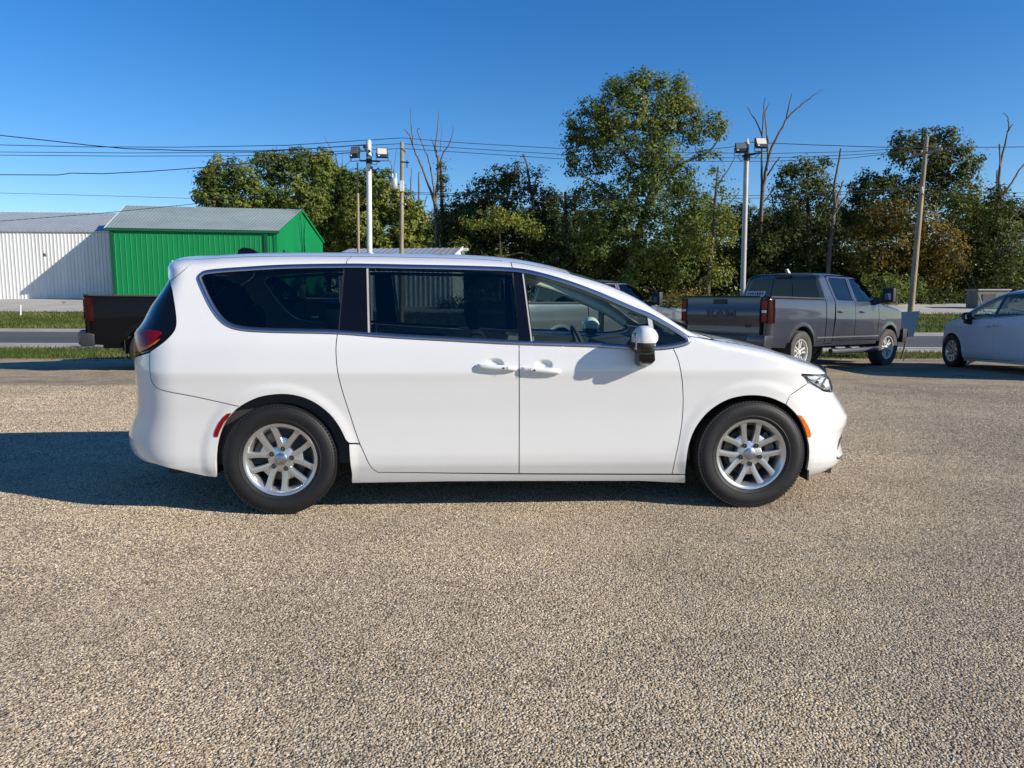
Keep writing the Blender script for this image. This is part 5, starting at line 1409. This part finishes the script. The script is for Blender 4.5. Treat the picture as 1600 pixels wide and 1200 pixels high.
    text_mesh('RAM', .175, .006, M['grey_plastic'], 'lettering', tg, Matrix.Translation((-.040, .02, 1.105)) @ F @ Matrix.Diagonal((1.85, 1, 1, 1)), bold=.005)
    text_mesh('4x4', .085, .004, M['black_gloss'], 'lettering', tg, Matrix.Translation((-.020, -.55, .90)) @ F, shear=.3, bold=.004)
    # rear bumper and lamps
    for sy in (1, -1):
        mb = MB(); mb.loft([[(-3.10, .62 * sy, .50), (-3.13, .62 * sy, .58), (-3.11, .62 * sy, .74), (-2.97, .62 * sy, .75), (-2.97, .62 * sy, .50)], [(-3.06, .96 * sy, .50), (-3.09, .97 * sy, .58), (-3.07, .97 * sy, .73), (-2.90, .99 * sy, .74), (-2.90, .97 * sy, .50)], [(-2.86, .985 * sy, .50), (-2.86, .995 * sy, .58), (-2.86, .995 * sy, .70), (-2.84, .985 * sy, .71), (-2.84, .96 * sy, .50)]]); mb.build('bumper_corner', paint if paint is not M['black_paint'] else M['black_plastic'], t, smooth=40, bevel=.01)
        mb = MB(); mb.loft([[(x, y * sy, z) for x, y, z in ((-3.002, .815, z), (-3.004, .90, z), (-2.985, .965, z), (-2.92, 1.000 - .01 * (z > 1.2), z), (-2.835, 1.012 - .012 * (z > 1.2), z), (-2.835, .82, z))] for z in (.955, .96, 1.16, 1.375, 1.38)]); lm = mb.build('tail_light', M['dark_red_lens'], t, smooth=35, bevel=.008)
        for z0, z1, mt in ((.985, 1.115, lens), (1.135, 1.185, 'clear_lens' if lens == 'red_lens' else 'dark_red_lens'), (1.205, 1.345, lens)):
            mb = MB(); mb.box((-3.004, .885 * sy, (z0 + z1) / 2), (.012, .085, z1 - z0)); mb.build('lamp_segment', M[mt], lm, bevel=.004)
    mb = MB(); mb.box((-3.05, 0, .62), (.16, 1.24, .22)); mb.build('rear_bumper', M['grey_plastic'], t, bevel=.02)
    # details
    for (s0, z0, w_) in ((-.42, 1.17, .18), (.50, 1.17, .18)):
        for i, sy in enumerate((1, -1)):
            y = -(float(PK.W(s0, z0))) * sy
            mb = MB(); mb.box((s0 - .03, y, z0), (w_ + .02, .012, .05)); mb.build('handle_cup', M['black_plastic'], (rd, fdr)[s0 > 0][i], bevel=.005)
            mb = MB(); mb.box((s0 + .02, y - .02 * sy, z0 + .005), (w_ - .05, .03, .030)); mb.build('door_handle', M['chrome'] if chrome != 'black_plastic' else M['black_plastic'], (rd, fdr)[s0 > 0][i], bevel=.008)
    for i, sy in enumerate((1, -1)):
        mr = bpy.data.objects.new('door_mirror', None); COL.objects.link(mr); mr.parent = t; mr.empty_display_size = .1
        mb = MB(); mb.box((1.16, -1.24 * sy, 1.53), (.13, .24, .30)); mb.build('mirror_head', M['black_plastic'], mr, bevel=.03, smooth=40)
        mb = MB(); mb.loft([[(1.02, -.95 * sy, 1.30), (1.26, -.95 * sy, 1.34), (1.22, -.95 * sy, 1.46), (1.06, -.95 * sy, 1.46)], [(1.10, -1.16 * sy, 1.38), (1.22, -1.16 * sy, 1.38), (1.20, -1.16 * sy, 1.48), (1.11, -1.16 * sy, 1.48)]]); mb.build('mirror_arm', M['black_plastic'], mr, bevel=.01)
        mb = MB(); mb.box((1.092, -1.24 * sy, 1.50), (.008, .13, .13)); mb.build('mirror_glass', M['mirror_glass'], mr)
        y = -1.02 * sy
        mb = MB(); mb.tube([(-.78, y, .40), (-.62, y * 1.03, .395), (1.05, y * 1.03, .395), (1.22, y, .40)], .055, 10)
        for s_ in (-.35, .25, .85): mb.tube([(s_, y, .40), (s_, y * .8, .46)], .025, 6)
        mb.build('running_board', M['grey_plastic'], t, smooth=50)
        mb = MB(); yy = -(float(PK.W(1.62, 1.10)) + .002) * sy; mb.box((1.50, yy, 1.02), (.16, .010, .025)); mb.build('fender_badge', M['chrome'], t)
        for cs in (-1.836, 1.836):
            mb = MB(); n = 20; vs = []
            for j in range(n + 1):
                a = -.2 + (PI + .4) * j / n
                for yy in (-.985, -.60): vs.append((cs + .49 * math.cos(a), yy * sy, .41 + .49 * math.sin(a)))
            mb.add(vs, [(2 * j, 2 * j + 2, 2 * j + 3, 2 * j + 1) for j in range(n)])
            mb.add([(cs, -.60 * sy, .41)] + [(cs + .49 * math.cos(-.2 + (PI + .4) * j / n), -.60 * sy, .41 + .49 * math.sin(-.2 + (PI + .4) * j / n)) for j in range(n + 1)], [(0, j + 1, j + 2) for j in range(n)])
            mb.build('wheel_well', M['black_plastic'], t)
    mb = MB(); mb.box((-.1, 0, .50), (5.2, 1.1, .14)); mb.box((.2, 0, .56), (2.5, 1.75, .08)); mb.build('chassis', M['black_plastic'], t)
    mb = MB(); mb.box((.25, 0, .98), (2.3, 1.84, .70)); mb.build('cabin', M['dark_interior'], t)
    for y in (-.42, .42):
        mb = MB(); mb.box((.35, y, 1.40), (.14, .46, .45)); mb.box((.33, y, 1.68), (.10, .26, .16)); mb.build('seat', M['seat_cloth'], t, bevel=.04)
    for y in (-.93, .93):
        mb = MB(); mb.box((-2.32, y, .42), (.012, .26, .36)); mb.build('mud_flap', M['black_plastic'], t)
    for cs, sy, rt in ((-1.836, -1, 10), (1.836, -1, 40), (-1.836, 1, 30), (1.836, 1, 60)):
        make_wheel(t, (cs, .865 * sy, .405), sy, rt, .405, .265, .240, 'five', steer if cs > 0 else 0, 'tyre_dusty' if lens == 'red_lens' else 'tyre', 'wheel_silver' if lens == 'red_lens' else 'grey_plastic')
    return t
PSI = math.radians(40)
def place_pickup(label, paint, hub_px, Yh, PSI=PSI, scale=(1, 1, 1), **kw):
    """put the near rear wheel under the photo column hub_px at depth Yh"""
    h = np.array([math.cos(PSI), math.sin(PSI)]); l = np.array([-h[1], h[0]])
    r0 = np.array([(hub_px - 800) / F_PX * Yh * 1.0, Yh])
    c = r0 + h * 1.836 + l * .92
    zr, zf = ground_z(*(r0 + l * .9)), ground_z(*(r0 + h * 3.672 + l * .9))
    t = make_pickup(label, paint, (c[0], c[1], (zr + zf) / 2), PSI, math.asin((zr - zf) / 3.672), **kw)
    t.scale = scale
    return t
GP_ = 'pickup trucks parked nose to the road'
place_pickup('dark grey crew cab pickup beyond the van bonnet, its red tail light sunlit', M['grey_paint'], 1248, 14.9, PSI=math.radians(39.5), scale=(1.06, 1.05, 1.07), steer=math.radians(-4), group=GP_)
place_pickup('silver grey pickup mostly hidden behind the van windscreen and bonnet', M['silver_paint'], 872, 16.3, scale=(1, 1, 1.03), banner=False, group=GP_)
place_pickup('black pickup showing only its tail left of the white minivan', M['black_paint'], 240, 15.6, PSI=math.radians(29), scale=(1.03, 1.03, 1.12), banner=False, chrome='black_plastic', lens='dark_red_lens', group=GP_)
# shaded white car at the right edge: the same kind of van, heading for the road
c2 = copy_tree(van)
def repaint(o):
    for ch in o.children:
        if ch.type == 'MESH':
            for sl in ch.material_slots:
                if sl.material is M['white_paint']: sl.link = 'OBJECT'; sl.material = M['dull_white_paint']
        repaint(ch)
repaint(c2)
tag(c2, 'white minivan cut by the right edge, its shaded side turned to the lot', 'minivan')
yaw2 = math.radians(88)
hx, hy = math.cos(yaw2), math.sin(yaw2)
fw = np.array([(1490 - 800) / F_PX * 16.6, 16.6])                 # near front wheel
cc = fw - np.array([hx, hy]) * 1.5445 - np.array([-hy, hx]) * .93
zr, zf = ground_z(cc[0], cc[1] - 1.5), ground_z(cc[0], cc[1] + 1.5)
c2.location = (cc[0], cc[1], (zr + zf) / 2)
c2.rotation_euler = (Matrix.Rotation(yaw2, 3, 'Z') @ Matrix.Rotation(math.asin((zr - zf) / 3.1), 3, 'Y')).to_euler()
for ch in c2.children:                                             # this one has black mirrors
    if ch.name.startswith('door_mirror'):
        for g in ch.children:
            if g.name.startswith('mirror_cap'):
                g.material_slots[0].link = 'OBJECT'; g.material_slots[0].material = M['black_gloss']
# ---------------------------------------------------------------- poles, wires, small things
def place(px, Y):
    X = at(px, 480, Y)[0]
    return X, Y, ground_z(X, Y)
def rel(p, o): return (p[0] - o[0], p[1] - o[1], p[2] - o[2])
def floodlight(px, py, Y, label, w, h, yaw, tilt, face, ground_from):
    """floodlight head, hung on a pole bracket"""
    c = at(px, py, Y)
    t = thing('floodlight', label, 'floodlight', c, yaw, 'floodlights on the lot poles')
    R = Matrix.Rotation(tilt, 3, 'X')
    mb = MB(); mb.box((0, 0, 0), (w, .07, h), R); mb.build('housing', M['black_plastic'], t, bevel=.008)
    mb = MB()
    for k in range(7): mb.box(R @ Vector((-w * .42 + k * w * .14, .055, 0)), (.012, .05, h * .85), R)
    mb.build('heat_sink', M['black_plastic'], t)
    mb = MB(); mb.box(R @ Vector((0, -.040, h * .10)), (w * .84, .012, h * .62), R); mb.build('lens', face, t)
    mb = MB(); mb.box(R @ Vector((-w * .30, -.042, -h * .38)), (w * .16, .02, h * .13), R); mb.build('sensor', M['white_steel'], t, bevel=.004)
    mb = MB(); mb.tube([(-w * .55, 0, 0), (-w * .55, .02, -h * .75), (w * .55, .02, -h * .75), (w * .55, 0, 0)], .012, 6); mb.build('yoke', M['black_plastic'], t)
    return t
def pole_thing(name, label, cat, px, ytop, Y, r0, r1, mat, xt=None, group=None):
    b = place(px, Y); top = at(xt if xt is not None else px, ytop, Y)
    t = thing(name, label, cat, b, 0, group)
    tp = rel(top, b)
    pts = [(tp[0] * k, 0, -.3 + (tp[2] + .3) * k) for k in np.linspace(0, 1, 7)]
    mb = MB(); mb.tube(pts, [r0 + (r1 - r0) * k for k in np.linspace(0, 1, 7)], 16)
    mb.build('shaft', mat, t, smooth=40)
    return t, b
# left floodlight pole
lpole, lb_ = pole_thing('light_pole', 'thick white steel pole carrying two floodlights above the van roof', 'light pole', 577, 220, 19.2, .070, .066, M['white_steel'], 576)
def arm(parent, base, p, q, Y, r, name='bracket', mat=None):
    mb = MB(); mb.tube([rel(at(*a, Y), base) for a in (p, q)], r, 8); return mb.build(name, mat or M['black_plastic'], parent, smooth=40)
arm(lpole, lb_, (562, 251), (594, 252), 19.12, .022)
mb = MB()
for zz in (250, 255): mb.lathe([(.078, -.02), (.082, 0), (.078, .02)], 14, c=rel(at(576.5, zz, 19.2), lb_))
mb.build('clamp', M['black_plastic'], lpole, smooth=40)
mb = MB(); mb.lathe([(0, .03), (.05, .025), (.068, 0)], 14, c=rel(at(576, 220, 19.2), lb_)); mb.build('cap', M['grey_steel'], lpole, smooth=40)
mb = MB(); mb.tube([rel(at(a, b, 19.05), lb_) for a, b in ((590, 252), (588, 258), (581, 256), (580, 247), (583, 240), (578, 236))], .009, 6); mb.build('power_lead', M['cable'], lpole, smooth=60)
mb = MB()
for a, b in ((571, 229), (572, 234), (569, 230), (581, 262), (577, 236), (574, 242)): mb.box(rel(at(a, b, 19.10), lb_), (.05, .05, .06))
mb.build('cable_clip', M['cable'], lpole)
floodlight(554.5, 238, 19.0, 'dark glassed floodlight at the left of the white steel pole', .23, .28, -.35, -.35, M['floodlight_dark'], None)
floodlight(597, 239, 19.0, 'pale glassed floodlight at the right of the white steel pole', .27, .25, .20, -.30, M['floodlight_glass'], None)
# thin wooden mast
wm, wb_ = pole_thing('wooden_mast', 'thin tan wooden mast with a dark pipe top beside the white steel pole', 'mast', 560, 302, 19.5, .042, .034, M['pole_wood'], 559)
mb = MB(); mb.tube([rel(at(559, 303, 19.5), wb_), rel(at(558.5, 254, 19.5), wb_)], .018, 8); mb.build('pipe', M['black_plastic'], wm, smooth=40)
# right floodlight pole
rpole, rb_ = pole_thing('light_pole', 'grey steel floodlight pole rising behind the grey pickup', 'light pole', 1161, 222, 19.0, .068, .062, M['grey_steel'], 1167)
arm(rpole, rb_, (1160, 244), (1190, 238), 18.95, .028)
mb = MB(); mb.lathe([(.075, -.08), (.085, 0), (.075, .08)], 14, c=rel(at(1167, 246, 19.0), rb_)); mb.build('clamp', M['black_plastic'], rpole, smooth=40)
mb = MB(); mb.box(rel(at(1168, 222, 19.0), rb_), (.05, .05, .16)); mb.build('cap', M['white_steel'], rpole, bevel=.01)
mb = MB(); mb.tube([rel(at(a, b, 18.85), rb_) for a, b in ((1155, 240), (1154, 246), (1158, 251), (1163, 249))], .010, 6); mb.tube([rel(at(a, b, 18.85), rb_) for a, b in ((1172, 246), (1178, 247), (1184, 243), (1188, 239))], .010, 6); mb.build('power_lead', M['cable'], rpole, smooth=60)
floodlight(1158, 231, 18.9, 'dark glassed floodlight left of the grey steel pole top', .29, .25, -.15, -.45, M['floodlight_dark'], None)
floodlight(1189, 223.5, 18.8, 'pale glassed floodlight on the arm right of the grey steel pole', .29, .26, .10, -.45, M['floodlight_glass'], None)
# utility pole with transformer
up, ub = pole_thing('utility_pole', 'upright weathered utility pole with a transformer left of the bare tree', 'utility pole', 626.5, 222, 36.0, .115, .085, M['pole_wood'], 628)
mb = MB(); mb.lathe([(0, .26), (.15, .25), (.17, .2), (.17, -.20), (.14, -.25), (0, -.25)], 16, c=rel(at(616, 287, 35.8), ub)); tr_ = mb.build('transformer', M['galv'], up, smooth=50)
mb = MB()
for dx_ in (-.08, .08): mb.lathe([(0, .5), (.03, .48), (.05, .40), (.03, .34), (.05, .30), (.03, .26)], 10, c=tuple(np.array(rel(at(616, 287, 35.8), ub)) + (dx_, 0, 0)))
mb.build('bushing', M['porcelain'], tr_, smooth=50)
mb = MB(); mb.box(rel(at(628, 291, 35.85), ub), (.20, .16, .50)); mb.build('meter_cabinet', M['white_steel'], up, bevel=.02)
mb = MB(); mb.tube([rel(at(626, 230, 35.8), ub), rel(at(635, 238, 35.5), ub)], .05, 6); mb.build('brace', M['pole_wood'], up)
mb = MB(); mb.tube([rel(at(626, 253, 35.8), ub), rel(at(639, 254, 35.3), ub)], .035, 6); mb.tube([rel(at(636, 250, 35.4), ub), rel(at(636, 262, 35.4), ub)], .03, 6); mb.build('insulator_arm', M['cable'], up)
mb = MB(); mb.tube([rel(at(626, 318, 35.8), ub), rel(at(634, 319, 35.6), ub)], .035, 6); mb.build('step_bolt', M['white_steel'], up)
# leaning utility pole
lu, lub = pole_thing('utility_pole', 'tall leaning wooden utility pole with a crossarm and guy wires at the right', 'utility pole', 1423, 213, 40.0, .165, .105, M['pole_wood'], 1448)
mb = MB(); a_, b_ = rel(at(1424, 244, 40.3), lub), rel(at(1472, 233, 39.2), lub); beam(mb, a_, b_, .10, .13); ca = mb.build('crossarm', M['pole_wood'], lu)
for a, b, Yq in ((1429, 240, 40.2), (1440, 238, 39.9), (1468, 231, 39.3)):
    mb = MB(); mb.lathe([(0, .14), (.035, .13), (.055, .09), (.03, .06), (.06, .03), (.03, 0), (.03, -.06)], 10, c=rel(at(a, b, Yq), lub)); mb.build('insulator', M['porcelain'], lu, smooth=50)
mb = MB(); mb.tube([rel(at(1441, 302, 39.75), lub), rel(at(1440, 292, 39.75), lub)], .07, 8); mb.build('terminal_box', M['porcelain'], lu, smooth=40)
mb = MB(); mb.tube([rel(at(1448, 214, 40), lub), rel(at(1449, 206, 40), lub), rel(at(1456, 207, 39.9), lub)], .03, 6); mb.build('pole_top_pin', M['white_steel'], lu, smooth=40)
def cable_obj(name, label, pts, r, sag=0, group=None, cat='cable'):
    mb = MB(); P = []
    for i in range(len(pts) - 1):
        a, b = np.array(pts[i]), np.array(pts[i + 1])
        for t in np.linspace(0, 1, 12, endpoint=(i == len(pts) - 2)):
            q = a * (1 - t) + b * t; q[2] -= sag * 4 * t * (1 - t); P.append(tuple(q))
    mb.tube(P, r, 5)
    o = mb.build(name, M['cable'], smooth=60)
    return tag(o, label, cat, group)
gA = at(1540, 470, 42.5); gA = (gA[0], gA[1], ground_z(gA[0], 42.5)); gB = (gA[0] - .4, gA[1] - .3, gA[2])
cable_obj('guy_wire', 'upper guy wire from the leaning utility pole crossarm down to the tree edge', [at(1450, 245, 39.9), gA], .018)
cable_obj('guy_wire', 'lower guy wire from the middle of the leaning utility pole down to the tree edge', [at(1443, 298, 39.8), gB], .016)
mb = MB(); k0, k1 = np.array(gA), np.array(at(1450, 245, 39.9)); mb.tube([tuple(k0 + (k1 - k0) * t) for t in (0.0, .14)], .045, 8); tag(mb.build('guy_guard', M['pole_wood'], smooth=40), 'tan sleeve round the foot of the upper guy wire', 'guard')
GW = 'overhead wires across the sky'
def wire(label, px, Y, r=.016, sag=.0):
    cable_obj('overhead_wire', label, [at(a, b, Y) for a, b in px], r, sag, GW, 'wire')
wire('top overhead wire reaching the tip of the upright utility pole', [(-60, 225), (130, 229.5), (280, 230), (450, 227), (628, 215.5)], 36, .017)
wire('top overhead wire running right from the upright utility pole to the leaning one', [(628, 215.5), (720, 223), (890, 233), (1060, 238), (1200, 240), (1330, 237), (1429, 231)], 38, .015)
wire('second overhead wire left of the upright utility pole', [(-60, 237), (200, 239), (400, 238), (530, 229), (628, 224.5)], 36.3, .015)
wire('second overhead wire right of the upright utility pole', [(628, 224.5), (720, 231.5), (890, 242), (1060, 246), (1200, 247), (1330, 242), (1440, 235)], 38.3, .015)
wire('third overhead wire left of the upright utility pole', [(-60, 242), (200, 244), (380, 243.5), (540, 236), (628, 232)], 36.6, .015)
wire('third overhead wire right of the upright utility pole', [(628, 232), (720, 238), (890, 249), (1060, 252), (1200, 252), (1330, 247), (1468, 231)], 38.6, .015)
wire('thick service cable sagging from the upper left corner to the white steel pole', [(-60, 205), (0, 211.5), (70, 219), (140, 227), (200, 232.5), (300, 235.5), (400, 236), (490, 232), (575, 226)], 22, .014)
wire('wavy service cable sagging low across the sky at the left', [(-60, 273), (0, 273), (90, 273.5), (112, 270.5), (160, 271.5), (230, 268), (300, 263), (400, 254), (490, 244), (574, 236)], 24, .014)
wire('lowest faint wire behind the left trees', [(-60, 300), (0, 301.5), (150, 305.5), (300, 310), (450, 310), (626, 296)], 37, .010)
wire('slanting wire from the left edge up over the green roof', [(-60, 352), (0, 345.5), (150, 334), (300, 319), (420, 300), (500, 282), (560, 262)], 26, .010)
wire('low pair wire across the tallest tree, upper', [(630, 300), (720, 303), (893, 308), (1060, 307), (1210, 305), (1330, 299), (1440, 291)], 38.2, .014)
wire('low pair wire across the tallest tree, lower', [(630, 302), (720, 306), (893, 311), (1060, 312), (1210, 309), (1330, 303), (1440, 294)], 38.4, .014)
wire('overhead wire from the right floodlight pole to the right edge', [(1166, 222), (1260, 226), (1379, 230), (1500, 230.5), (1660, 229)], 26, .013)
wire('short lead from the right floodlight pole into the tallest tree', [(1166, 226), (1140, 230), (1100, 234), (1070, 243)], 22, .010)
wire('low pair wire right of the leaning utility pole, upper', [(1440, 292), (1540, 300), (1660, 303)], 41, .012)
wire('low pair wire right of the leaning utility pole, lower', [(1440, 296), (1540, 306), (1660, 308)], 41.3, .012)
# blue grey sign board
sp_ = place(1412, 19.3); sp_ = (sp_[0], 19.3, ground_z(sp_[0], 19.3))
sg = thing('sign', 'blank bluish grey sign board leaning on a thin post in front of the grey pickup', 'sign', sp_)
mb = MB(); mb.tube([(0, 0, -.1), rel(at(1417, 527, 19.3), sp_), rel(at(1424, 490, 19.34), sp_)], .022, 8); mb.build('post', M['rust'], sg, smooth=40)
mb = MB()
fr_ = [(1409, 526), (1427, 526.5), (1437.5, 486), (1406, 487.5)]
dY = [19.55, 19.05, 19.0, 19.6]
P = [rel(at(a, b, y), sp_) for (a, b), y in zip(fr_, dY)]
mb.hexa([P[0], P[1], tuple(np.array(P[1]) + (0, .03, 0)), tuple(np.array(P[0]) + (0, .03, 0)), P[3], P[2], tuple(np.array(P[2]) + (0, .03, 0)), tuple(np.array(P[3]) + (0, .03, 0))])
mb.build('board', M['sign_board'], sg)
# white marker post
q = place(31, 43.0); mp = thing('marker_post', 'small white marker post in the far grass at the left', 'post', q)
mb = MB(); mb.tube([(0, 0, -.1), (.05, 0, .62)], .045, 8); mb.build('stake', M['white_steel'], mp, smooth=40)
def bird(label, px, py, Y, span, roll, yaw):
    t = thing('bird', label, 'bird', at(px, py, Y), yaw, 'birds in flight')
    mb = MB(); s = span
    mb.lathe([(0, -.42 * s), (.05 * s, -.30 * s), (.085 * s, -.05 * s), (.07 * s, .15 * s), (.05 * s, .25 * s), (.045 * s, .31 * s), (0, .38 * s)], 8, axis='x')
    mb.add([(-.42 * s, .03 * s, 0), (-.42 * s, -.03 * s, 0), (-.60 * s, -.09 * s, 0), (-.60 * s, .09 * s, .01 * s)], [(0, 1, 2, 3)])
    mb.build('body', M['feather'], t, smooth=60)
    for sg_ in (1, -1):
        mb = MB(); dz = math.tan(roll) * s
        P = [(.16 * s, sg_ * .05 * s, .03 * s), (-.12 * s, sg_ * .05 * s, .03 * s), (-.20 * s, sg_ * .28 * s, .03 * s + dz * .35), (.12 * s, sg_ * .26 * s, .05 * s + dz * .35), (-.16 * s, sg_ * .55 * s, dz * .5), (-.02 * s, sg_ * .52 * s, dz * .52)]
        P += [(a, b, c - .02 * s) for a, b, c in P]
        mb.add(P, [(0, 1, 2, 3), (3, 2, 4, 5), (9, 8, 7, 6), (11, 10, 8, 9), (0, 3, 9, 6), (3, 5, 11, 9), (2, 1, 7, 8), (4, 2, 8, 10), (5, 4, 10, 11)])
        mb.build('wing', M['feather'], t)
bird('dark bird flying with raised wings in front of the white building', 70, 400, 38, .32, .7, .3)
bird('brown bird gliding low over the far gravel at the left', 100, 472, 34, .28, -.4, .6)
bird('tiny bird at the tip of the long dead limb', 1283, 142, 59, .30, .3, 1.2)
# ---------------------------------------------------------------- loose stones near the camera
def gravel_bed(name, y0, y1, d0, d1, smin, smax, seed):
    mb = MB(); ny = 14; nx = 8; vs = []
    for j in range(ny + 1):
        y = y0 + (y1 - y0) * j / ny
        for i in range(nx + 1):
            x = (i / nx * 2 - 1) * (.78 * y + .5); vs.append((x, y, ground_z(x, y) - .003))
    n = nx + 1
    mb.add(vs, [(j * n + i, j * n + i + 1, (j + 1) * n + i + 1, (j + 1) * n + i) for j in range(ny) for i in range(nx)])
    o = mb.build(name, M['pebbles'], recalc=False); o['kind'] = 'stuff'
    a = o.data.attributes.new('dens', 'FLOAT', 'POINT')
    a.data.foreach_set('value', np.array([d0 + (d1 - d0) * (v[1] - y0) / (y1 - y0) for v in vs], np.float32))
    ng = bpy.data.node_groups.new(name, 'GeometryNodeTree')
    ng.interface.new_socket('Geometry', in_out='INPUT', socket_type='NodeSocketGeometry')
    ng.interface.new_socket('Geometry', in_out='OUTPUT', socket_type='NodeSocketGeometry')
    N, L = ng.nodes, ng.links
    gi, go = N.new('NodeGroupInput'), N.new('NodeGroupOutput')
    dp = N.new('GeometryNodeDistributePointsOnFaces'); dp.inputs['Seed'].default_value = seed
    na = N.new('GeometryNodeInputNamedAttribute'); na.data_type = 'FLOAT'; na.inputs['Name'].default_value = 'dens'
    ic = N.new('GeometryNodeMeshIcoSphere'); ic.inputs['Radius'].default_value = 1.0; ic.inputs['Subdivisions'].default_value = 2
    sp = N.new('GeometryNodeSetPosition')
    rn = N.new('ShaderNodeTexNoise'); rn.inputs['Scale'].default_value = 1.1
    sb = N.new('ShaderNodeVectorMath'); sb.operation = 'SUBTRACT'; sb.inputs[1].default_value = (.5, .5, .5)
    sc = N.new('ShaderNodeVectorMath'); sc.operation = 'SCALE'; sc.inputs['Scale'].default_value = 1.5
    L.new(rn.outputs['Color'], sb.inputs[0]); L.new(sb.outputs[0], sc.inputs[0]); L.new(sc.outputs[0], sp.inputs['Offset'])
    sm = N.new('GeometryNodeSetMaterial'); sm.inputs['Material'].default_value = M['pebbles']
    ip = N.new('GeometryNodeInstanceOnPoints')
    rs = N.new('FunctionNodeRandomValue'); rs.data_type = 'FLOAT_VECTOR'; rs.inputs[0].default_value = smin; rs.inputs[1].default_value = smax
    rr = N.new('FunctionNodeRandomValue'); rr.data_type = 'FLOAT_VECTOR'; rr.inputs[0].default_value = (-.5, -.5, 0); rr.inputs[1].default_value = (.5, .5, 6.283); rr.inputs['Seed'].default_value = 5
    L.new(gi.outputs[0], dp.inputs['Mesh']); L.new(na.outputs['Attribute'], dp.inputs['Density'])
    L.new(ic.outputs['Mesh'], sp.inputs['Geometry']); L.new(sp.outputs['Geometry'], sm.inputs['Geometry'])
    L.new(dp.outputs['Points'], ip.inputs['Points']); L.new(sm.outputs['Geometry'], ip.inputs['Instance'])
    L.new(rs.outputs[0], ip.inputs['Scale']); L.new(rr.outputs[0], ip.inputs['Rotation'])
    L.new(ip.outputs['Instances'], go.inputs[0])
    md = o.modifiers.new('stones', 'NODES'); md.node_group = ng
    return o
gravel_bed('loose_gravel', 1.5, 3.4, 15000, 13000, (.0024, .0024, .0024), (.0078, .0068, .0066), 1)
gravel_bed('loose_gravel', 3.4, 6.2, 11000, 8000, (.0027, .0027, .0027), (.0086, .0075, .0072), 2)
gravel_bed('loose_gravel', 6.2, 12.0, 5500, 2000, (.0035, .0035, .0035), (.0100, .0088, .0085), 3)
